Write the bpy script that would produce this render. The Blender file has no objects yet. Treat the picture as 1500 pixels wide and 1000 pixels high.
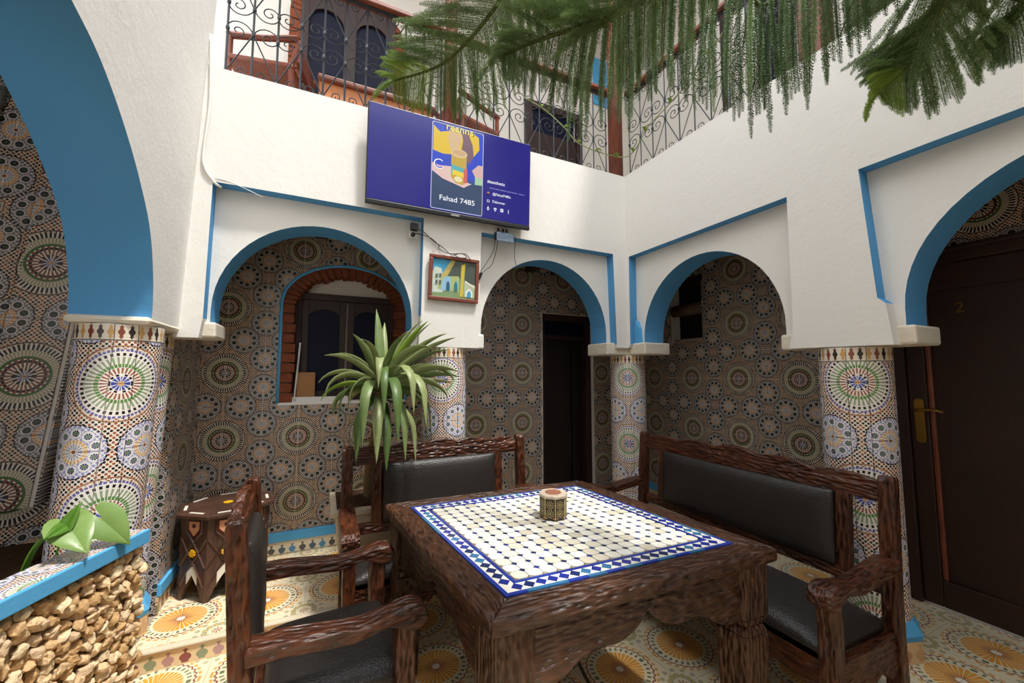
import bpy, bmesh, math, random
from mathutils import Vector, Matrix
R = random.Random(7)
PI = math.pi
sc = bpy.context.scene
col = sc.collection
# ------------------------------------------------------------------ camera
cam = bpy.data.cameras.new('camera'); camo = bpy.data.objects.new('camera', cam); col.objects.link(camo)
cam.sensor_width = 36; cam.lens = 36 * 580 / 1500; cam.clip_start = 0.02; cam.clip_end = 100
camo.location = (0, 0, 1.45)
YAW = math.atan2(275, 580); PITCH = math.atan2(45, 580)
camo.rotation_euler = (PI / 2 + PITCH, 0, -YAW)
sc.camera = camo
# ------------------------------------------------------------------ sky, sun, exposure
w = bpy.data.worlds.new('sky'); sc.world = w; w.use_nodes = True
bg = w.node_tree.nodes['Background']; bg.inputs[0].default_value = (0.93, 0.96, 1.0, 1); bg.inputs[1].default_value = 3.0
sl = bpy.data.lights.new('sun', 'SUN'); sl.energy = 4.0; sl.angle = math.radians(6); sl.color = (1.0, 0.965, 0.91)
so = bpy.data.objects.new('sun', sl); col.objects.link(so)
so.rotation_euler = Vector((-0.22, 0.34, -1.0)).to_track_quat('-Z', 'Y').to_euler()
vs = sc.view_settings
vs.view_transform = 'Standard'; vs.look = 'None'; vs.gamma = 1.0; vs.use_curve_mapping = False
vs.exposure = 0.14

# ------------------------------------------------------------------ helpers
def lin(h):
    h = h.lstrip('#'); o = []
    for i in (0, 2, 4):
        c = int(h[i:i + 2], 16) / 255
        o.append(c / 12.92 if c <= .04045 else ((c + .055) / 1.055) ** 2.4)
    return (*o, 1)

class MB:
    def __init__(s): s.v = []; s.f = []; s.m = []; s.uv = {}
    def add(s, vs, fs, m=0):
        b = len(s.v); s.v += [tuple(x) for x in vs]
        for f in fs: s.f.append([b + i for i in f]); s.m.append(m)
        return s
    def box(s, c, d, rz=0, m=0, taper=1.0, M=None):
        x, y, z = d[0] / 2, d[1] / 2, d[2] / 2
        vs = []
        for zz, t in ((-z, taper), (z, 1.0)):
            for xx, yy in ((-x, -y), (x, -y), (x, y), (-x, y)): vs.append(Vector((xx * t, yy * t, zz)))
        rot = Matrix.Rotation(rz, 3, 'Z')
        if M is not None: rot = M
        vs = [rot @ p + Vector(c) for p in vs]
        return s.add(vs, [(3, 2, 1, 0), (4, 5, 6, 7), (0, 1, 5, 4), (1, 2, 6, 5), (2, 3, 7, 6), (3, 0, 4, 7)], m)
    def bx(s, x0, x1, y0, y1, z0, z1, m=0):
        return s.box(((x0 + x1) / 2, (y0 + y1) / 2, (z0 + z1) / 2), (x1 - x0, y1 - y0, z1 - z0), m=m)
    def prism(s, poly, a, b, ax='y', m=0, edge_m=None):
        """poly 2D; extruded from a to b along axis ax. y: (x,z); x: (y,z); z: (x,y)"""
        def P(p, t): return {'y': (p[0], t, p[1]), 'x': (t, p[0], p[1]), 'z': (p[0], p[1], t)}[ax]
        n = len(poly); base = len(s.v)
        s.v += [P(p, a) for p in poly] + [P(p, b) for p in poly]
        s.f.append([base + i for i in range(n)]); s.m.append(m)
        s.f.append([base + n + i for i in reversed(range(n))]); s.m.append(m)
        for i in range(n):
            j = (i + 1) % n
            s.f.append([base + j, base + i, base + n + i, base + n + j])
            s.m.append(edge_m[i] if edge_m else m)
        return s
    def tube(s, pts, r, n=6, m=0, cap=True):
        pts = [Vector(p) for p in pts]; rs = r if isinstance(r, (list, tuple)) else [r] * len(pts)
        base = len(s.v); up = None
        for i, p in enumerate(pts):
            t = (pts[min(i + 1, len(pts) - 1)] - pts[max(i - 1, 0)])
            t = t.normalized() if t.length > 1e-9 else Vector((0, 0, 1))
            if up is None: up = Vector((0, 0, 1)) if abs(t.z) < .9 else Vector((1, 0, 0))
            sd = t.cross(up)
            sd = sd.normalized() if sd.length > 1e-6 else t.orthogonal().normalized()
            up = sd.cross(t).normalized()
            for k in range(n):
                a = 2 * PI * k / n
                s.v.append(tuple(p + (sd * math.cos(a) + up * math.sin(a)) * rs[i]))
        for i in range(len(pts) - 1):
            for k in range(n):
                k2 = (k + 1) % n
                s.f.append([base + i * n + k, base + i * n + k2, base + (i + 1) * n + k2, base + (i + 1) * n + k]); s.m.append(m)
        if cap:
            s.f.append([base + k for k in reversed(range(n))]); s.m.append(m)
            e = base + (len(pts) - 1) * n
            s.f.append([e + k for k in range(n)]); s.m.append(m)
        return s
    def lathe(s, prof, n=24, c=(0, 0), m=0, a0=0):
        base = len(s.v)
        for r, z in prof:
            for k in range(n):
                a = a0 + 2 * PI * k / n
                s.v.append((c[0] + r * math.cos(a), c[1] + r * math.sin(a), z))
        for i in range(len(prof) - 1):
            for k in range(n):
                k2 = (k + 1) % n
                s.f.append([base + i * n + k, base + i * n + k2, base + (i + 1) * n + k2, base + (i + 1) * n + k]); s.m.append(m)
        s.f.append([base + k for k in reversed(range(n))]); s.m.append(m)
        e = base + (len(prof) - 1) * n
        s.f.append([e + k for k in range(n)]); s.m.append(m)
        return s
    def xf(s, fn): s.v = [tuple(fn(Vector(p))) for p in s.v]; return s
    def mesh(s, name, mats, smooth=False):
        me = bpy.data.meshes.new(name)
        me.from_pydata(s.v, [], s.f)
        for mm in (mats if isinstance(mats, (list, tuple)) else [mats]): me.materials.append(mm)
        for p, mi in zip(me.polygons, s.m):
            p.material_index = mi; p.use_smooth = smooth
        bm = bmesh.new(); bm.from_mesh(me); bmesh.ops.recalc_face_normals(bm, faces=bm.faces); bm.to_mesh(me); bm.free()
        me.update()
        return me
    def build(s, name, mats, parent=None, world=True, smooth=False, bevel=0, seg=2, sub=0):
        if parent is not None and world:
            inv = parent.matrix_basis.inverted()
            if parent.parent: inv = inv @ parent.parent.matrix_basis.inverted()
            s.v = [tuple(inv @ Vector(p)) for p in s.v]
        o = link(name, s.mesh(name, mats, smooth), parent)
        if bevel:
            b = o.modifiers.new('bevel', 'BEVEL'); b.width = bevel; b.segments = seg; b.limit_method = 'ANGLE'; b.angle_limit = math.radians(40)
        if sub:
            b = o.modifiers.new('sub', 'SUBSURF'); b.levels = sub; b.render_levels = sub
        return o

def link(name, me, parent=None, loc=None, rz=0):
    o = bpy.data.objects.new(name, me); col.objects.link(o); o.parent = parent
    if loc is not None: o.location = loc
    if rz: o.rotation_euler = (0, 0, rz)
    return o
def tag(o, label, cat, group=None):
    o['label'] = label; o['category'] = cat
    if group: o['group'] = group
    return o
def thing(name, label, cat, loc=(0, 0, 0), rz=0, group=None):
    o = bpy.data.objects.new(name, None); col.objects.link(o); o.location = loc; o.rotation_euler = (0, 0, rz)
    o.empty_display_size = .1
    o.matrix_basis = Matrix.Translation(loc) @ Matrix.Rotation(rz, 4, 'Z')
    return tag(o, label, cat, group)
def struct(o, label=None, cat=None):
    o['kind'] = 'structure'
    if label: o['label'] = label
    if cat: o['category'] = cat
    return o
def sthing(name, label, cat, loc=(0, 0, 0)):
    return struct(thing(name, label, cat, loc))
def dup(o, parent=None):
    c = o.copy(); col.objects.link(c); c.parent = parent
    for ch in list(o.children): dup(ch, c)
    return c
def lerp(a, b, t): return a + (b - a) * t
def arc(cx, cz, rx, rz, a0, a1, n): return [(cx + rx * math.cos(lerp(a0, a1, i / n)), cz + rz * math.sin(lerp(a0, a1, i / n))) for i in range(n + 1)]

# ------------------------------------------------------------------ material helpers
class X:
    """expression wrapper around node sockets"""
    def __init__(s, nt, k): s.nt = nt; s.k = k
    def op(s, o, b=None, c=None, clamp=False):
        n = s.nt.nodes.new('ShaderNodeMath'); n.operation = o; n.use_clamp = clamp
        for i, q in enumerate((s, b, c)):
            if q is None: continue
            if isinstance(q, X): s.nt.links.new(q.k, n.inputs[i])
            else: n.inputs[i].default_value = q
        return X(s.nt, n.outputs[0])
    def __add__(s, o): return s.op('ADD', o)
    def __sub__(s, o): return s.op('SUBTRACT', o)
    def __mul__(s, o): return s.op('MULTIPLY', o)
    def __truediv__(s, o): return s.op('DIVIDE', o)
    def lt(s, o): return s.op('LESS_THAN', o)
    def gt(s, o): return s.op('GREATER_THAN', o)
    def fr(s): return s.op('FRACT')
    def ab(s): return s.op('ABSOLUTE')
    def mn(s, o): return s.op('MINIMUM', o)
    def mx(s, o): return s.op('MAXIMUM', o)
    def sin(s): return s.op('SINE')
    def cos(s): return s.op('COSINE')
    def band(s, lo, hi): return s.gt(lo) * s.lt(hi)
def hyp(a, b): return (a * a + b * b).op('SQRT')
def spokes(th, n, duty, off=0.0): return (th * (n / (2 * PI)) + off).fr().lt(duty)

def newmat(name):
    m = bpy.data.materials.new(name); m.use_nodes = True
    nt = m.node_tree; b = nt.nodes['Principled BSDF']
    return m, nt, b
def mixc(nt, fac, a, b):
    n = nt.nodes.new('ShaderNodeMix'); n.data_type = 'RGBA'
    for i, q in ((0, fac), (6, a), (7, b)):
        if isinstance(q, X): nt.links.new(q.k, n.inputs[i])
        elif hasattr(q, 'is_output'): nt.links.new(q, n.inputs[i])
        elif isinstance(q, str): n.inputs[i].default_value = lin(q)
        else: n.inputs[i].default_value = q
    return n.outputs[2]
def pos(nt):
    g = nt.nodes.new('ShaderNodeNewGeometry'); s = nt.nodes.new('ShaderNodeSeparateXYZ'); nt.links.new(g.outputs['Position'], s.inputs[0])
    return [X(nt, s.outputs[i]) for i in range(3)], g.outputs['Position']
def uvs(nt):
    g = nt.nodes.new('ShaderNodeUVMap'); s = nt.nodes.new('ShaderNodeSeparateXYZ'); nt.links.new(g.outputs[0], s.inputs[0])
    return X(nt, s.outputs[0]), X(nt, s.outputs[1])
def noise(nt, scale, detail=3, rough=.5, vec=None, dist=0):
    n = nt.nodes.new('ShaderNodeTexNoise'); n.inputs['Scale'].default_value = scale; n.inputs['Detail'].default_value = detail
    n.inputs['Roughness'].default_value = rough; n.inputs['Distortion'].default_value = dist
    if vec is not None: nt.links.new(vec, n.inputs['Vector'])
    return X(nt, n.outputs[0])
def scaled(nt, v, s):
    n = nt.nodes.new('ShaderNodeMapping'); n.inputs['Scale'].default_value = s; nt.links.new(v, n.inputs['Vector']); return n.outputs[0]
def bump(nt, b, h, strength=.3, dist=.01):
    n = nt.nodes.new('ShaderNodeBump'); n.inputs['Strength'].default_value = strength; n.inputs['Distance'].default_value = dist
    nt.links.new(h.k, n.inputs['Height']); nt.links.new(n.outputs[0], b.inputs['Normal'])
def simple(name, h, rough=.6, metal=0, spec=.5, var=0, vscale=20, bmp=0, bscale=60, bdist=.004):
    m, nt, b = newmat(name)
    b.inputs['Roughness'].default_value = rough; b.inputs['Metallic'].default_value = metal; b.inputs['Specular IOR Level'].default_value = spec
    c = lin(h) if isinstance(h, str) else h
    b.inputs['Base Color'].default_value = c
    if var or bmp:
        _, p = pos(nt)
    if var:
        f = noise(nt, vscale, 4, .6, p)
        lo = tuple(x * (1 - var) for x in c[:3]) + (1,); hi = tuple(min(1, x * (1 + var)) for x in c[:3]) + (1,)
        nt.links.new(mixc(nt, f, lo, hi), b.inputs['Base Color'])
    if bmp: bump(nt, b, noise(nt, bscale, 4, .6, p), bmp, bdist)
    return m
def emis(name, h, s=1.0):
    m, nt, b = newmat(name); b.inputs['Base Color'].default_value = (0.01, .01, .01, 1); b.inputs['Roughness'].default_value = .2
    b.inputs['Emission Color'].default_value = lin(h); b.inputs['Emission Strength'].default_value = s
    return m

def zellij(nt, u, v, C):
    """printed Moroccan mosaic: big medallion at lattice points, rosettes round a small square between"""
    a = ((u + .5).fr() - .5).ab(); b = ((v + .5).fr() - .5).ab()
    mn = a.mn(b); mx = a.mx(b)
    # mosaic ground of small dots
    k = 2 * PI * 14
    d1 = ((u + v) * k).sin() * ((u - v) * k).sin()
    d2 = ((u + v) * (k / 2)).sin() * ((u - v) * (k / 2)).sin()
    c = mixc(nt, d1.ab().gt(.42), C['cream'], mixc(nt, d2.gt(0), C['red'], C['black']))
    # rosettes
    dx = mn - .22; dy = mx - .5; r1 = hyp(dx, dy); t1 = dy.op('ARCTAN2', dx)
    ph = ((t1 * (10 / (2 * PI))).fr() - .5) * (2 * PI / 10)
    lx = r1 * ph.cos() - .135; ly = r1 * ph.sin(); r2 = hyp(lx, ly); t2 = ly.op('ARCTAN2', lx)
    field = mixc(nt, d1.ab().gt(C['fd']), C['white'], C['blue'])
    field = mixc(nt, r2.lt(.041), field, C['lilac'])
    field = mixc(nt, r2.band(*C.get('rim', (.025, .036))), field, C['white'])
    field = mixc(nt, r2.lt(.024) * spokes(t2, 8, C['sd']), field, C['black'])
    field = mixc(nt, r2.lt(.009), field, C['green'])
    core = mixc(nt, spokes(t1, 20, .6), C['cream'], C['orange'])
    core = mixc(nt, r1.lt(.062), core, C['white'])
    core = mixc(nt, r1.band(.02, .058) * spokes(t1, 16, .5), core, C['slate'])
    core = mixc(nt, r1.lt(.014), core, C['red'])
    field = mixc(nt, r1.lt(.09), field, core)
    c = mixc(nt, r1.lt(.196), c, field)
    c = mixc(nt, r1.band(.190, .202) * spokes(t1, 40, .6), c, C['black'])
    # small square
    sq = (a - .5).ab().mx((b - .5).ab())
    c = mixc(nt, sq.lt(.055), c, C['cream']); c = mixc(nt, sq.band(.04, .05), c, C['red']); c = mixc(nt, sq.lt(.028), c, C['slate']); c = mixc(nt, sq.lt(.014), c, C['orange'])
    # big medallion
    r = hyp(a, b); t = b.op('ARCTAN2', a)
    md = mixc(nt, spokes(t, 40, .5, .25) * r.band(.215, .238), C['white'], C['black'])
    md = mixc(nt, spokes(t, 40, .45, .25) * r.band(.152, .206), md, C['sage'])
    md = mixc(nt, r.band(.125, .152) * (spokes(t, 40, C['gd'], .25)), md, C['green'])
    md = mixc(nt, r.band(.078, .122) * spokes(t, 28, .5, .25), md, C['red'])
    md = mixc(nt, r.band(.058, .074) * spokes(t, 12, .55), md, C['black'])
    md = mixc(nt, r.band(.018, .055) * spokes(t, 12, .7, .15), md, C['deep'])
    md = mixc(nt, r.lt(.017), md, C['orange'])
    md = mixc(nt, r.gt(.250) * spokes(t, 64, .75), md, C['violet'])
    if C.get('wall'):
        md = mixc(nt, spokes(t, 56, .42, .25), C['black'], C['white'])
        md = mixc(nt, r.lt(.225), md, mixc(nt, spokes(t, 56, .5, .25), C['cream'], C['sage']))
        md = mixc(nt, r.lt(.172), md, C['green'])
        md = mixc(nt, r.lt(.152), md, mixc(nt, spokes(t, 24, .55, .25), C['white'], C['red']))
        md = mixc(nt, r.band(.118, .140) * spokes(t, 24, .6, .75), md, C['black'])
        md = mixc(nt, r.lt(.075), md, mixc(nt, spokes(t, 12, .6, .15), C['cream'], C['black']))
        md = mixc(nt, r.lt(.045), md, mixc(nt, spokes(t, 12, .6, .15), C['white'], C['deep']))
        md = mixc(nt, r.lt(.012), md, C['orange'])
        c = mixc(nt, r.lt(.282), c, md)
    else:
        c = mixc(nt, r.lt(.266), c, md)
    c = mixc(nt, r.band(.270, .285) * spokes(t, 48, .55), c, C['cream']); c = mixc(nt, r.band(.286, .296), c, C['ring'])
    return c
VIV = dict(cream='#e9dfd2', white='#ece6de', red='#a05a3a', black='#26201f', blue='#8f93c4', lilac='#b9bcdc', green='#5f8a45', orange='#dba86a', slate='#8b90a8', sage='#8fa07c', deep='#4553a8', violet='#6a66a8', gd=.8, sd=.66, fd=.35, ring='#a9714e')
WAL = dict(cream='#c4b09a', white='#cdc4b8', red='#7a4832', black='#1d1a1c', blue='#6a6870', lilac='#62626c', green='#3c5a2a', orange='#c08a58', slate='#757a8c', sage='#8b8f74', deep='#3f4a78', violet='#57506a', gd=1.0, sd=.85, fd=.2, wall=1, rim=(.029, .037),  ring='#4a3c38')  # darker take on the column tile colours, with gallery shade mixed in

def tilemat(name, C, mode, P, u0, v0):
    m, nt, b = newmat(name)
    if mode == 'uv': u, v = uvs(nt)
    else:
        (x, y, z), _ = pos(nt); u, v = {'xz': (x, z), 'yz': (y, z), 'xy': (x, y)}[mode]
    nt.links.new(zellij(nt, (u - u0) * (1 / P), (v - v0) * (1 / P), C), b.inputs['Base Color'])
    b.inputs['Roughness'].default_value = .22; b.inputs['Specular IOR Level'].default_value = .45
    return m
PW = .484; PC = .57; PF = .405
M = {}
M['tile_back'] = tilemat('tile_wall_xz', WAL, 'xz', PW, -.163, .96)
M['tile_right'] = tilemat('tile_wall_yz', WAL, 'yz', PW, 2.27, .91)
M['tile_col'] = tilemat('tile_column', VIV, 'uv', PC, 0, 1.40)
M['tile_ledge'] = tilemat('tile_ledge', VIV, 'xy', .34, -.8, 2.2)

def floor_mat():
    m, nt, b = newmat('tile_floor'); (x, y, z), p = pos(nt)
    u = (x - .55) * (1 / PF); v = (y - 2.04) * (1 / PF)
    a = ((u + .5).fr() - .5).ab(); bb = ((v + .5).fr() - .5).ab()
    r = hyp(a, bb); t = bb.op('ARCTAN2', a)
    ca = (a - .5); cb = (bb - .5); r3 = hyp(ca, cb); t3 = cb.op('ARCTAN2', ca)
    cream = '#e2d5b6'
    c = mixc(nt, spokes(t3, 8, .5, .25) * r3.lt(.06), cream, '#9c5a48')
    n8 = 12
    ph = ((t3 * (n8 / (2 * PI)) + .0).fr() - .5) * (2 * PI / n8)
    lx = r3 * ph.cos() - .135; ly = r3 * ph.sin(); r4 = hyp(lx, ly); t4 = ly.op('ARCTAN2', lx)
    c = mixc(nt, r4.lt(.036) * spokes(t4, 8, .62), c, '#5d6b45'); c = mixc(nt, r4.lt(.016), c, '#d9b13c')
    lx2 = r3 * ph.cos() - .225; r5 = hyp(lx2, ly); c = mixc(nt, r5.lt(.03) * spokes(ly.op('ARCTAN2', lx2), 6, .6), c, '#6f7a52')
    md = mixc(nt, r.band(.425, .455) * spokes(t, 32, .6), cream, '#d99c3e')
    zz = r + ((t * (32 / (2 * PI))).fr() - .5).ab() * .05
    md = mixc(nt, zz.band(.40, .42), md, '#7c3a36')
    md = mixc(nt, r.band(.315, .362) * spokes(t, 32, .42), md, '#56684a')
    pet = ((t * (32 / (2 * PI))).fr() - .5).ab()
    md = mixc(nt, r.lt(.285) * (pet + r * .35).lt(.46), md, '#dd9410')
    md = mixc(nt, r.lt(.13) * (pet + r * 2.6).lt(.42), md, '#8a3f3a')
    md = mixc(nt, r.lt(.045), md, '#eee6da')
    c = mixc(nt, r.lt(.46), c, md)
    f = noise(nt, 9, 3, .6, p); c = mixc(nt, f * .18, c, '#cdbfa4')
    nt.links.new(c, b.inputs['Base Color']); b.inputs['Roughness'].default_value = .32
    return m
M['floor'] = floor_mat()

def vase_mat(name, mode, z0, h, cols, base):
    """row of small printed jars on a cream border tile"""
    m, nt, b = newmat(name)
    if mode == 'uv': u, v = uvs(nt)
    else:
        (x, y, z), _ = pos(nt); u, v = (x if mode == 'x' else y), z
    s = u * (1 / .068); k = (s.op('FLOOR') * (1 / 3)).fr(); x = (s.fr() - .5) * .068 / h; y = (v - z0) * (1 / h)
    body = hyp(x * 1.0, (y - .38) * 1.25).lt(.27); neck = x.ab().lt(.06) * y.band(.3, .82); lip = x.ab().lt(.13) * y.band(.72, .78); foot = x.ab().lt(.16) * y.band(.1, .2)
    msk = body.mx(neck).mx(lip).mx(foot)
    c = mixc(nt, k.gt(.2), cols[0], mixc(nt, k.gt(.5), cols[1], cols[2]))
    nt.links.new(mixc(nt, msk, base, c), b.inputs['Base Color']); b.inputs['Roughness'].default_value = .35
    return m
M['vase_step'] = vase_mat('vase_tile_step', 'x', 0.0, .09, ('#8a4a44', '#8a9272', '#b08a86'), '#dfc49a')
M['vase_step_y'] = vase_mat('vase_tile_step_side', 'y', 0.0, .09, ('#8a4a44', '#8a9272', '#b08a86'), '#dfc49a')
M['vase_back'] = vase_mat('vase_tile_skirting', 'x', .1, .085, ('#4a7fa8', '#55504c', '#4a5a6a'), '#d8cdb6')
M['vase_side'] = vase_mat('vase_tile_side', 'y', .1, .085, ('#8a4a44', '#8a7a58', '#7a4038'), '#d8bf98')
M['vase_plinth'] = vase_mat('vase_tile_plinth', 'uv', .1, .1, ('#c98e5c', '#b98a66', '#c7a077'), '#d9b98c')

def lozenge_mat(mode='uv', z0=1.575, h=.075):
    m, nt, b = newmat('lozenge_border_' + mode)
    if mode == 'uv': u, v = uvs(nt)
    else: (x, y, z), _ = pos(nt); u, v = x, z
    s = u * (1 / .034); k = (s.op('FLOOR') * (1 / 3)).fr(); x = (s.fr() - .5).ab(); y = ((v - z0) * (1 / h) - .5).ab()
    wv = (y * 14).cos() * .1
    msk = (x - wv).lt(.26) * y.lt(.33); stem = x.lt(.08) * y.lt(.42)
    c = mixc(nt, k.gt(.2), '#3a2c28', mixc(nt, k.gt(.5), '#d0a05e', '#8a4c38'))
    c = mixc(nt, msk.mx(stem), '#e4d9c6', c)
    c = mixc(nt, y.gt(.455), c, '#2c2624')
    nt.links.new(c, b.inputs['Base Color']); b.inputs['Roughness'].default_value = .3
    return m
M['lozenge'] = lozenge_mat(); M['lozenge_wall'] = lozenge_mat('x', 2.53, .075)

def plaster(name, h, var=.05, bs=.35):
    m, nt, b = newmat(name); _, p = pos(nt); c = lin(h)
    f = noise(nt, 2.2, 5, .65, p)
    lo = tuple(x * (1 - var) for x in c[:3]) + (1,)
    nt.links.new(mixc(nt, f, lo, c), b.inputs['Base Color']); b.inputs['Roughness'].default_value = .8; b.inputs['Specular IOR Level'].default_value = .2
    hgt = noise(nt, 7, 5, .6, p) * .8 + noise(nt, 45, 3, .6, p) * .25
    bump(nt, b, hgt, bs, .03)
    return m
M['white'] = plaster('white_plaster', '#e9e6e0', .06, .16)
M['cream'] = plaster('cream_plaster', '#e2d8c6', .12)
M['upper'] = plaster('upper_plaster', '#dcd6cc', .06, .15)
M['grout'] = simple('grout', '#9c8f7c', .9)
M['grout_light'] = simple('grout_light', '#d8d0c4', .9)
M['blue'] = plaster('blue_paint', '#5a9ed2', .12, .12)
M['sky_blue'] = plaster('light_blue_paint', '#5cade0', .14, .15)

def wood(name, dark, light, axis='z', rough=.32, gouge=1.0, scl=1.0):
    m, nt, b = newmat(name); _, p = pos(nt)
    st = {'x': (30, 95, 95), 'y': (95, 30, 95), 'z': (95, 95, 30)}[axis]; st = tuple(q * scl for q in st)
    v = scaled(nt, p, st)
    vo = nt.nodes.new('ShaderNodeTexVoronoi'); vo.feature = 'SMOOTH_F1'; vo.inputs['Scale'].default_value = .75; nt.links.new(v, vo.inputs['Vector'])
    d = X(nt, vo.outputs['Distance'])
    st2 = {'x': (6, 60, 60), 'y': (60, 6, 60), 'z': (60, 60, 6)}[axis]
    g = noise(nt, 1.6, 5, .6, scaled(nt, p, st2))
    big = noise(nt, 6, 3, .6, p)
    f = ((d * (.75 * min(1, gouge)) + g * 1.1 + big * .9) - (.75 + .22 * min(1, gouge))).op('MULTIPLY', 1.25, clamp=True)
    nt.links.new(mixc(nt, f, dark, light), b.inputs['Base Color'])
    b.inputs['Roughness'].default_value = rough
    bump(nt, b, d + g * .3, min(1, .9 * gouge), .016 * gouge)
    return m
for ax in 'xyz':
    M['wood_' + ax] = wood('carved_walnut_' + ax, '#26120b', '#64361f', ax, .28)
    M['table_' + ax] = wood('table_wood_' + ax, '#24140d', '#5e3c28', ax, .36, 1.2)
    M['door_' + ax] = wood('door_wood_' + ax, '#1e0d08', '#3a1b10', ax, .55, .1)
    M['rail_' + ax] = wood('rail_wood_' + ax, '#5c2c1c', '#94503a', ax, .4, .15)
M['walnut_inlay'] = wood('table_walnut', '#33211a', '#6a4836', 'z', .4, .25)

def leather():
    m, nt, b = newmat('black_leather'); _, p = pos(nt)
    b.inputs['Base Color'].default_value = lin('#2a2624'); b.inputs['Roughness'].default_value = .42
    vo = nt.nodes.new('ShaderNodeTexVoronoi'); vo.inputs['Scale'].default_value = 140; nt.links.new(p, vo.inputs['Vector'])
    bump(nt, b, X(nt, vo.outputs['Distance']) + noise(nt, 9, 4, .6, p) * 2.0, .35, .004)
    return m
M['leather'] = leather()
M['iron'] = simple('wrought_iron', '#3c4045', .5, .6, .5, .2, 60)
M['black_iron'] = simple('black_iron', '#15130f', .5, .4)
M['brick'] = simple('brick', '#7d452f', .9, 0, .2, .45, 30, .6, 50, .01)
M['navy'] = simple('navy_glass', '#0c1128', .45, 0, .15, .4, 14)
M['dark'] = simple('void_shade', '#0a0807', .9)
M['brass'] = simple('brass', '#9a7434', .35, .9)
M['plastic_black'] = simple('black_plastic', '#151515', .35)
M['plastic_white'] = simple('white_plastic', '#e4e2dc', .4)
M['ivory'] = simple('ivory_inlay', '#e2dccc', .4)
M['amber'] = simple('amber_inlay', '#e3a90c', .4)
M['peach'] = simple('peach_inlay', '#d79a70', .45)
M['crimson'] = simple('crimson_inlay', '#541614', .45)
M['soil'] = simple('soil', '#4a3626', .95, 0, .1, .5, 30, .8, 40, .02)
M['beige_stone'] = simple('beige_stone', '#cdbfa6', .85, 0, .2, .15, 20, .5, 60)
M['marble'] = [simple('marble_tile_%d' % i, h, .25, 0, .5, .08, 25) for i, h in enumerate(('#ece9dd', '#e4e0d0', '#dcd6c4', '#d0c9b6', '#f0eee6'))]
M['lapis'] = [simple('lapis_tile_%d' % i, h, .22) for i, h in enumerate(('#2a3f9c', '#27348a', '#3a6f9a', '#223060'))]
# ================================================================== STRUCTURE
GZ = .10            # gallery floor level
def tile_rects(u0, v0, s, umin, umax, zmin, zmax):
    i0 = math.floor((umin - u0) / s); i1 = math.ceil((umax - u0) / s); j0 = math.floor((zmin - v0) / s); j1 = math.ceil((zmax - v0) / s)
    for j in range(j0, j1):
        for i in range(i0, i1):
            a, b, c, d = u0 + i * s, u0 + (i + 1) * s, v0 + j * s, v0 + (j + 1) * s
            a, b, c, d = max(a, umin), min(b, umax), max(c, zmin), min(d, zmax)
            if b - a > .012 and d - c > .012: yield a, b, c, d
def place(ax, t0, t1):
    """map (u, w, depth-range) to box for planes: y (u=x,w=z), x (u=y,w=z), z (u=x,w=y)"""
    def f(mb, a, b, c, d):
        if ax == 'y': mb.bx(a, b, t0, t1, c, d)
        elif ax == 'x': mb.bx(t0, t1, a, b, c, d)
        else: mb.bx(a, b, c, d, t0, t1)
    return f
def lay_tiles(parent, mat, ax, t0, t1, u0, v0, s, umin, umax, zmin, zmax, hole=None, bbox=None, gap=.0025, name='tile', xf=None):
    cache = {}; f = place(ax, t0, t1); g = gap / 2
    for a, b, c, d in tile_rects(u0, v0, s, umin, umax, zmin, zmax):
        part = hole and any(a < q[1] and b > q[0] and c < q[3] and d > q[2] for q in bbox)
        if not part:
            W, H = round(b - a, 4), round(d - c, 4); cu, cv = (a + b) / 2, (c + d) / 2
            if (W, H) not in cache:
                mb = MB(); f(mb, -W / 2 + g, W / 2 - g, -H / 2 + g, H / 2 - g)
                if xf: mb.xf(xf)
                cache[(W, H)] = mb.mesh(name, mat)
            lo = {'y': (cu, 0, cv), 'x': (0, cu, cv), 'z': (cu, cv, 0)}[ax]
            o = link(name, cache[(W, H)], parent)
            if xf: lo = (lo[0] + xf(Vector((0, 0, lo[2])))[0], lo[1], lo[2])
            o.location = Vector(lo) - parent.location
        else:
            mb = MB(); n = 12; any_ = False
            for k in range(n):
                p, q = lerp(a + g, b - g, k / n), lerp(a + g, b - g, (k + 1) / n)
                iv = [(c + g, d - g)]
                for h0, h1 in hole((p + q) / 2):
                    nv = []
                    for x0, x1 in iv:
                        if h1 <= x0 or h0 >= x1: nv.append((x0, x1)); continue
                        if h0 > x0: nv.append((x0, h0))
                        if h1 < x1: nv.append((h1, x1))
                    iv = nv
                for x0, x1 in iv:
                    if x1 - x0 > .004: f(mb, p, q, x0, x1); any_ = True
            if any_: mb.build(name, mat, parent)

# ---------- floors
fl = struct(MB().bx(-1.6, 2.30, -1.7, 2.62, -.15, -.006).build('floor', M['grout']), 'printed sunflower tile floor of the sunken courtyard', 'floor')
s = PF / 2
lay_tiles(fl, M['floor'], 'z', -.007, 0, .55, 2.04, s, -.80, 2.25, .62, 2.60, gap=.0015)
MB().bx(-1.6, 2.25, -1.7, .62, -.007, 0).build('floor_field', M['floor'], fl)
fg = sthing('floor_gallery', 'raised gallery floor of printed sunflower tiles round the courtyard', 'floor', (0, 0, 0))
MB().bx(-1.0, 3.4, 2.60, 3.7, -.15, GZ - .006).bx(2.25, 3.4, -1.7, 2.60, -.15, GZ - .006).build('slab', M['grout'], fg)
lay_tiles(fg, M['floor'], 'z', GZ - .007, GZ, .55, 2.04, s, -.80, 3.25, 2.62, 3.5, gap=.0015)
lay_tiles(fg, M['floor'], 'z', GZ - .007, GZ, .55, 2.04, s, 2.275, 3.25, -.1, 2.62, gap=.0015)
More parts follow.
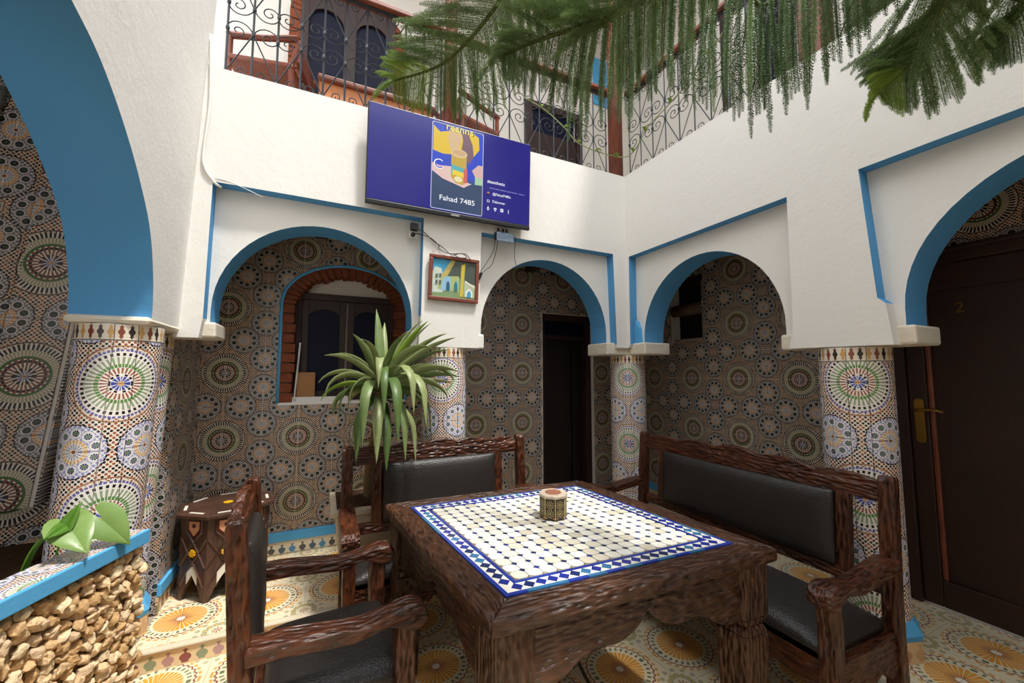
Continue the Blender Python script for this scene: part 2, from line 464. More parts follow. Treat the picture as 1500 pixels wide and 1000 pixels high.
# step riser and nosing
t = sthing('trim_1', 'beige step nosing with a row of printed jars on its riser along the gallery', 'step', (0, 2.6, 0))
MB().bx(-.80, 2.25, 2.590, 2.60, 0, .088).build('riser_tile', M['vase_step'], t)
MB().bx(-.82, 2.27, 2.578, 2.622, .084, .102).build('nosing', M['beige_stone'], t, bevel=.008)
t = sthing('trim_2', 'beige step nosing with printed jar riser below the right arcade', 'step', (2.25, .5, 0))
MB().bx(2.24, 2.25, -1.6, 2.59, 0, .088).build('riser_tile', M['vase_step_y'], t)
MB().bx(2.228, 2.275, -1.6, 2.578, .084, .102).build('nosing', M['beige_stone'], t, bevel=.008)

# ---------- gallery back wall with brick-arched window and dark doorway
YW = 3.5
WC, WH, WS, WR, WB = .165, .475, 1.98, .34, 1.215       # window centre, half width, spring, rise, bottom
def hole_back(x):
    r = []
    if abs(x - WC) < WH: r.append((WB, WS + WR * math.sqrt(max(0, 1 - ((x - WC) / WH) ** 2))))
    if 2.0 < x < 2.64: r.append((0, 2.06))
    return r
HB = [(WC - WH, WC + WH, WB, WS + WR), (2.0, 2.64, 0, 2.06)]
wb = MB()
for k in range(60):
    p, q = lerp(-1.0, 3.4, k / 60), lerp(-1.0, 3.4, (k + 1) / 60)
    if (p + q) / 2 > 2.0 and (p + q) / 2 < 2.64: wb.bx(p, q, YW + .007, YW + .2, 2.06, 3.0)
    elif abs((p + q) / 2 - WC) < WH:
        wb.bx(p, q, YW + .007, YW + .2, 0, WB); wb.bx(p, q, YW + .007, YW + .2, hole_back((p + q) / 2)[0][1], 3.0)
    else: wb.bx(p, q, YW + .007, YW + .2, 0, 3.0)
wback = struct(wb.build('wall_back', M['grout_light']), 'gallery back wall covered in printed mosaic medallion tiles', 'wall')
lay_tiles(wback, M['tile_back'], 'y', YW, YW + .008, -.163, .96, PW / 2, -.80, 3.25, .265, 2.53, hole_back, HB)
MB().bx(-.80, 2.0, YW - .004, YW + .008, .105, .19).bx(2.64, 3.25, YW - .004, YW + .008, .105, .19).build('skirting_tile', M['vase_back'], wback)
MB().bx(-.80, 2.0, YW - .014, YW + .008, .192, .262).bx(2.64, 3.25, YW - .014, YW + .008, .192, .262).build('skirting_band', M['sky_blue'], wback, bevel=.005)
MB().bx(-.80, 3.25, YW - .002, YW + .008, 2.532, 2.605).build('border_tile', M['lozenge_wall'], wback)
# left end wall of the back gallery
wl = struct(MB().bx(-1.05, -.808, 2.96, 3.7, 0, 3.0).build('wall_gallery_end', M['grout_light']), 'short mosaic tiled end wall behind the octagonal table', 'wall')
lay_tiles(wl, M['tile_right'], 'x', -.808, -.80, 2.27, .91, PW / 2, 2.96, 3.5, .265, 2.6)
lay_tiles(wl, M['tile_back'], 'y', 2.951, 2.959, -.163, .96, PW / 2, -1.05, -.802, .1, 2.6)
MB().bx(-.808, -.796, 2.95, 3.5, .105, .19).build('skirting_tile', M['vase_side'], wl)
MB().bx(-.808, -.786, 2.95, 3.5, .192, .262).build('skirting_band', M['sky_blue'], wl, bevel=.005)
# right gallery wall
def hole_right(y):
    r = []
    if .15 < y < 1.245: r.append((0, 2.16))
    if 2.62 < y < 3.0: r.append((1.78, 2.35))
    return r
XW = 3.25
wr = MB()
for a, b, c, d in ((-1.7, .15, 0, 3), (.15, 1.245, 2.16, 3), (1.245, 2.62, 0, 3), (2.62, 3.0, 0, 1.78), (2.62, 3.0, 2.35, 3), (3.0, 3.7, 0, 3)):
    wr.bx(XW + .007, XW + .2, a, b, c, d)
wright = struct(wr.build('wall_right', M['grout_light']), 'right gallery wall in printed mosaic tiles beside the numbered door', 'wall')
lay_tiles(wright, M['tile_right'], 'x', XW, XW + .008, 2.27, .91, PW / 2, -.2, 3.5, .265, 2.6, hole_right, [(.15, 1.245, 0, 2.16), (2.62, 3.0, 1.78, 2.35)])
MB().bx(XW - .004, XW + .008, 1.25, 3.5, .105, .19).build('skirting_tile', M['vase_side'], wright)
MB().bx(XW - .014, XW + .008, 1.25, 3.5, .192, .262).build('skirting_band', M['sky_blue'], wright, bevel=.005)
# dark niche in the right wall
t = sthing('window_2', 'dark niche opening high in the right tiled wall', 'niche', (3.3, 2.8, 1.78))
MB().bx(XW + .14, XW + .19, 2.62, 3.0, 1.78, 2.35).build('shade_board', M['dark'], t)  # near-black sheet, the niche's deep shade put into its colour
MB().bx(XW - .01, XW + .14, 2.6, 3.02, 2.33, 2.39).build('lintel', M['door_y'], t)
MB().tube([(XW + .06, 2.62, 2.08), (XW + .06, 3.0, 2.08)], .06, 12).build('clay_pipe', simple('brown_pipe', '#5c4838', .7), t, smooth=True)

# ---------- gallery ceilings with beams
ce = struct(MB().bx(-1.0, 3.45, 2.99, 3.7, 2.64, 2.72).bx(2.69, 3.45, -1.7, 2.99, 2.64, 2.72).build('ceiling', M['door_x']), 'dark timber ceiling over the ground floor galleries', 'ceiling')
for x in (-.62, -.05, .5, 1.05, 1.85, 2.15, 2.6):
    MB().bx(x - .05, x + .05, 2.985, 3.5, 2.46 if x in (1.85, 2.15) or x < -.5 else 2.53, 2.64).build('beam', M['door_y'], ce, bevel=.006)
for y in (.3, .9, 1.5, 2.1, 2.7):
    MB().bx(2.69, 3.25, y - .05, y + .05, 2.5, 2.64).build('beam', M['door_x'], ce, bevel=.006)

# ---------- white arcades
def lab_edges(poly, blue):
    n = len(poly); return [1 if (poly[i] in blue and poly[(i + 1) % n] in blue) else 0 for i in range(n)]
TOP = 3.22
ar1 = [(-.60, 1.73)] + arc(-.028, 1.81, .572, .578, PI, 0, 28) + [(.544, 1.73)]
ar2 = [(1.06, 1.70)] + arc(1.65, 1.78, .59, .594, PI, 0, 28) + [(2.24, 1.70)]
poly = [(-.9, 1.66), (-.60, 1.66)] + ar1 + [(.544, 1.66), (1.06, 1.66)] + ar2 + [(2.24, 1.66), (2.49, 1.66), (2.49, TOP), (-.9, TOP)]
blue = set(ar1) | set(ar2)
ab = struct(MB().prism(poly, 2.785, 3.0, 'y', 0, lab_edges(poly, blue)).build('wall_arcade_back', [M['white'], M['blue']]), 'white plaster arcade wall with two blue edged arches below the television', 'wall')
poly = [(-.74, 1.64), (-.63, 1.64), (-.615, 1.75), (-.607, 2.535), (.598, 2.525), (.59, 1.84), (.575, 1.625), (1.01, 1.625), (1.028, 2.49), (2.262, 2.485), (2.285, 1.69), (2.29, 1.66), (2.41, 1.66), (2.41, TOP), (-.74, TOP)]
bl = {(-.615, 1.75), (-.607, 2.535), (.598, 2.525), (.59, 1.84), (1.028, 2.49), (2.262, 2.485), (2.285, 1.69)}
MB().prism(poly, 2.70, 2.786, 'y', 0, lab_edges(poly, bl)).build('raised_surround', [M['white'], M['blue']], ab)
ar3 = [(2.585, 1.70)] + arc(2.005, 1.73, .58, .594, 0, PI, 28) + [(1.425, 1.67)]
ar4 = [(.885, 1.67)] + arc(.275, 1.75, .61, .604, 0, PI, 28) + [(-.335, 1.67)]
poly = [(3.0, 1.655), (2.585, 1.655)] + ar3 + [(1.425, 1.65), (.885, 1.65)] + ar4 + [(-.335, 0), (-1.7, 0), (-1.7, TOP), (3.0, TOP)]
blue = set(ar3) | set(ar4)
arr = struct(MB().prism(poly, 2.49, 2.71, 'x', 0, lab_edges(poly, blue)).build('wall_arcade_right', [M['white'], M['blue']]), 'white plaster arcade wall with blue edged arches in front of the numbered door', 'wall')
poly = [(2.70, 1.66), (2.672, 1.69), (2.667, 2.47), (1.338, 2.471), (1.342, 1.70), (1.37, 1.585), (.905, 1.58), (.925, 1.78), (.955, 1.81), (.994, 2.473), (-.46, 2.47), (-.46, 0), (-1.7, 0), (-1.7, TOP), (2.70, TOP)]
bl = {(2.672, 1.69), (2.667, 2.47), (1.338, 2.471), (.925, 1.78), (.955, 1.81), (.994, 2.473), (-.46, 2.47)}
MB().prism(poly, 2.41, 2.491, 'x', 0, lab_edges(poly, bl)).build('raised_surround', [M['white'], M['blue']], arr)
# imposts
MB().bx(.515, 1.085, 2.775, 3.01, 1.625, 1.735).build('impost', M['white'], ab, bevel=.012)
MB().bx(-.93, -.565, 2.76, 3.01, 1.645, 1.735).build('impost', M['cream'], ab, bevel=.012)
MB().bx(2.20, 2.74, 2.73, 3.01, 1.60, 1.705).build('impost', M['cream'], ab, bevel=.012)
MB().bx(2.44, 2.73, 2.53, 3.01, 1.60, 1.702).build('impost', M['cream'], arr, bevel=.012)
MB().bx(2.47, 2.73, .845, 1.45, 1.58, 1.672).build('impost', M['cream'], arr, bevel=.012)
# spandrel foot at the corner (pointed blue stop)
MB().prism([(2.665, 1.70), (2.60, 1.70), (2.612, 1.83), (2.645, 1.90), (2.665, 1.83)], 2.45, 2.49, 'x').build('blue_stop', M['sky_blue'], arr)

# left wall with the large blue arch
pts = [(2.33, 1.68), (2.325, 1.75), (2.287, 1.895), (2.19, 2.085), (2.01, 2.26), (1.824, 2.39), (1.654, 2.475), (1.504, 2.515)]
def catmull(P, n=5):
    o = []
    for i in range(len(P) - 1):
        p0, p1, p2, p3 = P[max(i - 1, 0)], P[i], P[i + 1], P[min(i + 2, len(P) - 1)]
        for k in range(n):
            t = k / n
            o.append(tuple(.5 * ((2 * p1[d]) + (-p0[d] + p2[d]) * t + (2 * p0[d] - 5 * p1[d] + 4 * p2[d] - p3[d]) * t * t + (-p0[d] + 3 * p1[d] - 3 * p2[d] + p3[d]) * t ** 3) for d in range(len(P[0]))))
    return o + [P[-1]]
half = catmull(pts); full = half + [(2 * 1.49 - y, z) for y, z in reversed(half)]
poly = [(2.745, 1.67), (2.36, 1.67)] + full + [(.65, 0), (-1.7, 0), (-1.7, 5.4), (2.745, 5.4)]
lw = MB().prism(poly, -.72, -1.0, 'x', 0, lab_edges(poly, set(full)))
lw.xf(lambda p: Vector((p.x + .035 * (p.z - 1.66), p.y, p.z)))
lwo = struct(lw.build('wall_left', [M['white'], M['blue']]), 'tall white plaster wall with a large blue painted arch above the planter', 'wall')
MB().bx(-1.01, -.715, 2.31, 2.76, 1.662, 1.70).build('impost', M['cream'], lwo, bevel=.02)
struct(MB().bx(-1.6, 3.4, -1.9, -1.7, 0, 5.4).build('wall_front_bounce', M['white']), 'unseen white courtyard wall opposite the television, added to hold bounced light', 'wall')  # out of view, put in to contain the bounced light

# left gallery: tiled wall, chase, pipe
def shear(p): return Vector((p[0] + .10 * (p[2] - 1.6), p[1], p[2]))
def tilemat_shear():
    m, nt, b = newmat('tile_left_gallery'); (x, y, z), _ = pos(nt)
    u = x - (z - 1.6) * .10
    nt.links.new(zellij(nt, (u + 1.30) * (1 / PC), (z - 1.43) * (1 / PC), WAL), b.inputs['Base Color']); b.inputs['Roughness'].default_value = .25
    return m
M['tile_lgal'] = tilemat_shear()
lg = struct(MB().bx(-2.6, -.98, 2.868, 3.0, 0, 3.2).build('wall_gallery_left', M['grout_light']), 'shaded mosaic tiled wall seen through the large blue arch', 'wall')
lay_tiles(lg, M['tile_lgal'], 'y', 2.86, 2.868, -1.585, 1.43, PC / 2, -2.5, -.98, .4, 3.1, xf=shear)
t = sthing('trim_3', 'boxed pipe chase clad in mosaic tiles on the shaded gallery wall', 'pipe chase', (-1.3, 2.86, .8))
MB().bx(-1.40, -1.17, 2.775, 2.859, .80, 3.1).xf(shear).build('core', M['grout_light'], t)
for z0, z1 in ((.80, .86), (.86, 1.145), (1.145, 1.43), (1.43, 1.715), (1.715, 2.0), (2.0, 2.285), (2.285, 2.57), (2.57, 2.855)):
    MB().bx(-1.40, -1.185, 2.766, 2.774, z0 + .001, z1 - .001).xf(shear).build('tile', M['tile_lgal'], t)
    MB().bx(-1.169, -1.161, 2.776, 2.858, z0 + .001, z1 - .001).xf(shear).build('tile', M['tile_lgal'], t)
MB().tube([(-1.78, 2.835, .6), (-1.52, 2.835, 2.9)], .010, 8).build('pipe', simple('pipe_paint', '#8f968c', .5), t, smooth=True)
struct(MB().bx(-2.7, -2.6, -1.7, 3.0, 0, 3.2).build('wall_gallery_outer', M['cream']), 'plain outer wall of the left gallery', 'wall')
struct(MB().bx(-2.7, -1.0, -1.7, 3.0, 3.05, 3.15).build('ceiling_left', M['door_y']), 'dark timber ceiling of the left gallery', 'ceiling')
struct(MB().bx(-2.7, -1.0, -1.7, 2.9, -.15, .05).build('floor_left', M['floor']), 'left gallery floor behind the planter', 'floor')

# ---------- columns
def column(label, cx, cy, r, face, lean=(0, 0), top=1.575, n=12, plinth=True, v0=0):
    t = thing('column', label, 'column', (cx + lean[0], cy + lean[1], GZ))
    def ln(p):
        k = max(0, (top - p[2]) / (top - GZ)); return Vector((p[0] + cx + lean[0] * k, p[1] + cy + lean[1] * k, p[2]))
    MB().lathe([(r - .008, GZ), (r - .008, top + .08)], 24).xf(ln).build('core', M['grout_light'], t, smooth=False)
    rows = [(max(.27, 1.40 - .285 * k), min(top, 1.40 - .285 * (k - 1)), 'tile', M['tile_col'], r) for k in range(0, 5)] + [(top + .001, top + .073, 'border_tile', M['lozenge'], r + .001)]
    for z0, z1, nm, mat, rr in rows:
        if z1 - z0 < .02: continue
        for k in range(n):
            a0 = face + 2 * PI * (k - .5) / n + .012; a1 = face + 2 * PI * (k + .5) / n - .012
            mb = MB(); uv = []
            ns = 3
            for z in (z0 + .001, z1 - .001):
                for q in range(ns + 1):
                    a = lerp(a0, a1, q / ns); mb.v.append((rr * math.cos(a), rr * math.sin(a), z)); uv.append((r * (((a - face + PI) % (2 * PI)) - PI if abs(((face + 2 * PI * k / n - face + PI) % (2 * PI)) - PI) < PI - .2 else a - face), z - (top - 1.575 if nm == 'border_tile' else 0)))
            for z in (z0 + .001, z1 - .001):
                for q in range(ns + 1):
                    a = lerp(a0, a1, q / ns); mb.v.append(((rr - .008) * math.cos(a), (rr - .008) * math.sin(a), z)); uv.append((r * (((a - face + PI) % (2 * PI)) - PI if abs(((face + 2 * PI * k / n - face + PI) % (2 * PI)) - PI) < PI - .2 else a - face), z - (top - 1.575 if nm == 'border_tile' else 0)))
            m1 = ns + 1
            for q in range(ns):
                mb.f.append([q, q + 1, m1 + q + 1, m1 + q]); mb.m.append(0)
            o = 2 * m1
            mb.f += [[0, o, o + m1, m1], [ns, m1 + ns, o + m1 + ns, o + ns]]; mb.m += [0, 0]
            mb.f.append(list(range(ns, -1, -1)) + [o + q for q in range(ns + 1)]); mb.m.append(0)
            mb.f.append([m1 + q for q in range(ns + 1)] + [o + m1 + q for q in range(ns, -1, -1)]); mb.m.append(0)
            vv = [ln(p) for p in mb.v]; mb.v = [tuple(p - t.location) for p in vv]
            me = mb.mesh(nm, mat)
            ul = me.uv_layers.new(name='UVMap')
            for lp in me.loops: ul.data[lp.index].uv = (uv[lp.vertex_index][0], uv[lp.vertex_index][1])
            for p in me.polygons: p.use_smooth = False
            link(nm, me, t)
    if plinth:
        a0 = face + PI / 8
        MB().lathe([(r + .035, .195), (r + .04, .22), (r + .015, .262), (r + .004, .272)], 8, a0=a0).xf(ln).build('plinth_band', M['sky_blue'], t)
        mb = MB().lathe([(r + .04, GZ), (r + .032, .195)], 8, a0=a0); raw = list(mb.v)
        mb.xf(ln); mb.v = [tuple(Vector(p) - t.location) for p in mb.v]
        me = mb.mesh('plinth_tile', M['vase_plinth']); ul = me.uv_layers.new(name='UVMap')
        for lp in me.loops:
            p = raw[lp.vertex_index]; ul.data[lp.index].uv = ((math.atan2(p[1], p[0]) * r), p[2])
        link('plinth_tile', me, t)
    return t
ang = lambda x, y: math.atan2(-y, -x)
column('mosaic tiled column behind the planter under the large blue arch', -.865, 2.46, .152, ang(-.80, 2.3) + .12, (-.06, 0), top=1.59, plinth=False)
column('slim mosaic tiled column beside the octagonal table', -.90, 2.80, .135, ang(-.75, 2.6) + .75, (-.06, 0), top=1.575)
column('mosaic tiled column under the framed picture behind the potted yucca', .80, 2.85, .158, ang(.8, 2.85) - .12, top=1.55)
column('mosaic tiled column in the courtyard corner between two arches', 2.52, 2.84, .155, ang(2.52, 2.84), top=1.525)
column('mosaic tiled column beside the dark numbered door', 2.56, 1.13, .152, ang(2.56, 1.13) + .05, top=1.505)

# ---------- brick arched window of the back gallery
win = sthing('window_1', 'brick arched window with dark wooden leaves in the tiled gallery wall', 'window', (WC, YW, WB))
bw = .085
def arch_bricks(parent, cx, hw, zs, rise, zb, y0, y1, nj, na, mat, bw):
    mo = MB(); i_ = bw - .018
    for sd in (-1, 1): mo.bx(min(cx + sd * hw, cx + sd * (hw - i_)), max(cx + sd * hw, cx + sd * (hw - i_)), y0 + .008, y1 - .004, zb, zs)
    for k in range(24):
        a0, a1 = PI * k / 24, PI * (k + 1) / 24
        mo.prism([(cx + hw * math.cos(a), zs + rise * math.sin(a)) for a in (a0, a1)] + [(cx + (hw - i_) * math.cos(a), zs + (rise - i_) * math.sin(a)) for a in (a1, a0)], y0 + .008, y1 - .004, 'y')
    mo.build('mortar', simple('brick_mortar', '#5e4436', .95), parent)
    for sd in (-1, 1):
        for k in range(nj):
            z0, z1 = lerp(zb, zs, k / nj), lerp(zb, zs, (k + 1) / nj); j = R.uniform(-.012, .012)
            x0 = cx + sd * hw; x1 = cx + sd * (hw - bw + j)
            MB().bx(min(x0, x1), max(x0, x1), y0 - R.uniform(0, .008), y1, z0 + .004, z1 - .004).build('brick', mat, parent, bevel=.006)
    for k in range(na):
        a0, a1 = PI * k / na + .012, PI * (k + 1) / na - .012; j = R.uniform(-.014, .014)
        ou = [(cx + hw * math.cos(a), zs + rise * math.sin(a)) for a in (a0, a1)]
        inn = [(cx + (hw - bw + j) * math.cos(a), zs + (rise - bw + j) * math.sin(a)) for a in (a1, a0)]
        MB().prism(ou + inn, y0 - R.uniform(0, .008), y1, 'y').build('brick', mat, parent, bevel=.006)
arch_bricks(win, WC, WH - .008, WS, WR - .008, WB, YW - .006, YW + .15, 10, 24, M['brick'], bw)
MB().tube([(WC - WH, YW - .004, WB)] + [(x, YW - .004, z) for x, z in arc(WC, WS, WH, WR, PI, 0, 32)] + [(WC + WH, YW - .004, WB)], .0125, 8).build('blue_edging', M['sky_blue'], win, smooth=True)
MB().bx(WC - WH, WC + WH, YW - .008, YW + .15, WB - .015, WB + .004).build('window_sill', M['white'], win)
MB().bx(WC - WH + .02, WC + WH - .02, YW + .17, YW + .19, WB, 2.4).build('backing_plaster', M['cream'], win)
MB().bx(WC - WH + .05, WC + WH - .05, YW + .11, YW + .17, 2.045, 2.10).build('frame_head', M['door_x'], win, bevel=.006)
for x in (WC - .37, WC + .37): MB().bx(x - .03, x + .03, YW + .115, YW + .17, WB, 2.05).build('frame_jamb', M['door_z'], win, bevel=.005)
for sd in (-1, 1):
    x0, x1 = WC + sd * .008, WC + sd * .34
    leaf = MB().bx(min(x0, x1), min(x0, x1) + .05, YW + .125, YW + .16, WB, 2.045).bx(max(x0, x1) - .05, max(x0, x1), YW + .125, YW + .16, WB, 2.045).bx(min(x0, x1) + .05, max(x0, x1) - .05, YW + .125, YW + .16, WB, WB + .08)
    xa, xb = min(x0, x1) + .05, max(x0, x1) - .05
    leaf.prism([(xa, 2.045), (xa, 1.90)] + arc((xa + xb) / 2, 1.90, (xb - xa) / 2, .07, PI, 0, 10)[1:-1] + [(xb, 1.90), (xb, 2.045)], YW + .125, YW + .16, 'y')
    lo = leaf.build('window_leaf', M['door_z'], win, bevel=.003)
    MB().bx(xa - .01, xb + .01, YW + .14, YW + .15, WB + .07, 2.0).build('pane', M['navy'], lo)

# ---------- doorway in the back wall
d = sthing('door_1', 'dark open doorway with a wooden frame in the tiled back wall', 'doorway', (2.32, YW, GZ))
for x in (2.03, 2.61): MB().bx(x - .035, x + .035, YW + .06, YW + .2, GZ, 2.06).build('jamb', M['door_z'], d, bevel=.005)
MB().bx(2.0, 2.64, YW + .06, YW + .2, 1.99, 2.06).build('head', M['door_x'], d, bevel=.005)
MB().bx(2.06, 2.58, YW + .1, YW + .15, 1.80, 1.84).build('transom', M['door_x'], d, bevel=.004)
MB().bx(2.06, 2.58, YW + .12, YW + .13, 1.84, 1.99).build('pane', M['navy'], d)
MB().bx(2.0, 2.64, YW + .17, YW + .2, GZ, 2.1).bx(2.46, 2.58, YW + .15, YW + .17, GZ, 1.80).build('door_leaf', simple('doorway_dark', '#120a08', .5), d)  # near-black panel fills the opening in place of a dark room

# ---------- numbered door in the right wall
d = sthing('door_2', 'dark brown panelled door with a brass handle and the number 2', 'door', (XW, .7, GZ))
MB().bx(XW - .02, XW + .1, 1.17, 1.245, GZ, 2.1).build('jamb', M['door_z'], d, bevel=.006)
MB().bx(XW - .02, XW + .1, .15, .21, GZ, 2.1).build('jamb', M['door_z'], d, bevel=.006)
MB().bx(XW - .03, XW + .1, .15, 1.245, 2.08, 2.16).bx(XW - .05, XW + .05, .14, 1.25, 2.14, 2.17).build('head', M['door_y'], d, bevel=.008)
lf = MB().bx(XW + .02, XW + .06, .21, 1.17, GZ + .01, 2.08).build('door_leaf', M['door_z'], d)
MB().bx(XW - .002, XW + .02, 1.085, 1.17, GZ + .01, 2.08).bx(XW - .002, XW + .02, .21, .30, GZ + .01, 2.08).build('stile', M['door_z'], d, bevel=.006)
MB().bx(XW - .002, XW + .02, .30, 1.085, GZ + .01, .26).bx(XW - .002, XW + .02, .30, 1.085, 1.93, 2.08).build('door_rail', M['door_y'], d, bevel=.006)
for (a, b, c, e) in ((1.06, 1.085, .26, 1.93), (.30, .325, .26, 1.93)): MB().bx(XW + .004, XW + .024, a, b, c, e).build('moulding', M['rail_z'] if a > 1 else M['door_z'], d, bevel=.008)
hp = MB().prism(arc(1.185 - .06, 1.27, .022, .022, 0, PI, 8) + arc(1.185 - .06, 1.05, .022, .022, PI, 2 * PI, 8), XW - .010, XW - .001, 'x').build('handle_plate', M['brass'], d, bevel=.002)
MB().tube([(XW - .008, 1.125, 1.225), (XW - .045, 1.125, 1.225), (XW - .05, 1.10, 1.228), (XW - .05, 1.05, 1.232), (XW - .05, 1.01, 1.222)], [.009, .009, .009, .008, .006], 8).build('lever', M['brass'], hp, smooth=True)

def text(name, body, size, mat, parent, loc, rot, align='LEFT', depth=.0005, sx=1.0):
    cu = bpy.data.curves.new(name, 'FONT'); cu.body = body; cu.size = size; cu.align_x = align; cu.extrude = depth
    o = bpy.data.objects.new(name, cu); col.objects.link(o)
    dg = bpy.context.evaluated_depsgraph_get(); me = bpy.data.meshes.new_from_object(o.evaluated_get(dg))
    bpy.data.objects.remove(o)
    me.materials.clear(); me.materials.append(mat)
    m = Matrix.Translation(loc) @ rot.to_4x4() @ Matrix.Diagonal((sx, 1, 1, 1))
    if parent is not None:
        inv = parent.matrix_basis.inverted()
        if parent.parent: inv = inv @ parent.parent.matrix_basis.inverted()
        m = inv @ m
    me.transform(m)
    return link(name, me, parent)
ROTY = Matrix(((1, 0, 0), (0, 0, -1), (0, 1, 0)))            # faces -y, reads along +x
ROTX = Matrix(((0, 0, -1), (-1, 0, 0), (0, 1, 0)))           # faces -x, reads along -y
text('door_number', '2', .085, M['brass'], d, (XW + .017, .95, 1.79), ROTX, 'LEFT', .003)

# ---------- upper floor shell
struct(MB().bx(-1.0, 3.5, 2.98, 3.9, 2.9, 3.2).bx(2.69, 3.5, -1.7, 2.98, 2.9, 3.2).build('floor_upper', M['upper']), 'upper gallery floor slab', 'floor')
struct(MB().bx(-1.0, 3.6, 3.62, 3.8, 3.2, 5.4).build('wall_upper_back', M['upper']), 'pale plaster back wall of the upper gallery', 'wall')
struct(MB().bx(3.35, 3.6, -1.7, 3.62, 3.2, 5.4).build('wall_upper_right', M['upper']), 'pale plaster right wall of the upper gallery', 'wall')
struct(MB().bx(-1.0, 3.6, 2.75, 3.8, 5.4, 5.5).bx(2.5, 3.6, -1.9, 2.75, 5.4, 5.5).build('ceiling_upper_shade', M['upper']), 'unseen ceiling added over the upper gallery to shade it', 'ceiling')  # light blocker above the view, added to shade the upper gallery
# brick arched window upstairs
wu = sthing('window_3', 'upstairs brick arched window with navy panes behind the railing', 'window', (.115, 3.62, 3.2))
arch_bricks(wu, .115, .47, 4.5, .33, 3.2, 3.59, 3.68, 15, 18, M['brick'], .10)
MB().bx(-.26, .49, 3.60, 3.619, 3.2, 4.75).build('pane', M['navy'], wu)
for x in (-.24, .115, .47): MB().bx(x - (.05 if x == .115 else .03), x + (.05 if x == .115 else .03), 3.575, 3.60, 3.2, 4.78).build('window_frame', M['door_z'], wu, bevel=.005)
for x0, x1 in ((-.21, .065), (.165, .44)):
    MB().prism([(x0, 4.78), (x0, 4.45)] + arc((x0 + x1) / 2, 4.45, (x1 - x0) / 2, .13, PI, 0, 10)[1:-1] + [(x1, 4.45), (x1, 4.78)], 3.575, 3.60, 'y').build('frame_head', M['door_x'], wu)
d = sthing('door_3', 'dark brown upstairs door with navy panes near the balcony corner', 'door', (2.2, 3.62, 3.2))
MB().bx(1.90, 2.54, 3.59, 3.619, 3.2, 4.05).build('door_leaf', M['door_z'], d)
MB().bx(1.96, 2.48, 3.595, 3.619, 4.05, 4.30).build('pane', M['navy'], d)
for a, b, c, e in ((1.86, 1.93, 3.2, 4.38), (2.51, 2.58, 3.2, 4.38), (1.93, 2.51, 4.30, 4.38)): MB().bx(a, b, 3.565, 3.619, c, e).build('door_frame', M['door_z'], d, bevel=.006)
wu = sthing('window_4', 'upstairs wooden framed window half open on the right wall', 'window', (3.35, 2.05, 3.8))
MB().bx(3.325, 3.349, 1.80, 2.28, 3.78, 4.75).build('pane', M['dark'], wu)  # no glass: near-black sheet paints the unlit inside of the window
for a, b, c, e in ((2.26, 2.34, 3.72, 4.8), (1.74, 1.82, 3.72, 4.8), (1.82, 2.26, 3.72, 3.80), (1.82, 2.26, 4.72, 4.8)): MB().bx(3.29, 3.349, a, b, c, e).build('window_frame', M['door_z'], wu, bevel=.006)
MB().bx(3.30, 3.325, 2.02, 2.26, 3.80, 4.72).build('shutter', M['upper'], wu)
d = sthing('door_4', 'dark upstairs door behind the far right railing', 'door', (3.35, 1.0, 3.2))
MB().bx(3.31, 3.349, .75, 1.25, 3.2, 4.6).build('door_leaf', M['door_z'], d)
for a, b in ((1.25, 1.33), (.67, .75)): MB().bx(3.29, 3.349, a, b, 3.2, 4.68).build('door_frame', M['rail_z'], d, bevel=.006)
struct(MB().bx(2.78, 3.12, 3.60, 3.62, 4.62, 5.2).build('window_5', M['sky_blue']), 'bright blue painted shutter upstairs in the corner', 'shutter')
# ================================================================== RAILINGS
ZB, ZT = 3.25, 4.02
def rail_meshes(s):
    D = {}
    D['bar'] = MB().tube([(0, 0, ZB), (0, 0, ZT)], .0065, 4).mesh('vertical_bar', M['iron'])
    l1, l2 = ZB + .30, ZT - .30
    D['dl'] = MB().tube([(0, 0, ZB + .02), (s, 0, l1)], .0042, 4).mesh('diagonal_bar', M['iron'])
    D['du'] = MB().tube([(0, 0, ZT - .02), (s, 0, l2)], .0042, 4).mesh('diagonal_bar', M['iron'])
    def spiral(cx, cz, sgn):
        P = []
        for k in range(27):
            a = PI - k * (3.4 * PI / 26); f = k / 26
            r = lerp(.62, .07, f ** .7) * s
            P.append((cx + r * math.cos(a), 0, cz + sgn * r * math.sin(a) * .95))
        return P
    D['sl'] = MB().tube(spiral(.62 * s, 0, 1), .0038, 4).mesh('scroll', M['iron'])
    D['su'] = MB().tube(spiral(.62 * s, 0, -1), .0038, 4).mesh('scroll', M['iron'])
    P = [(0, 0, .012)]
    for k in range(20):
        f = k / 19; a = -PI * .55 + k * (2.6 * PI / 19); r = lerp(.036, .007, f)
        P.append((.048 + r * math.cos(a), 0, .042 + r * math.sin(a)))
    D['sb'] = MB().tube(P, .0036, 4).mesh('scroll', M['iron'])
    D['kn'] = MB().lathe([(.006, -.016), (.011, -.008), (.011, .008), (.006, .016)], 6).mesh('collar', M['iron'])
    return D, l1, l2
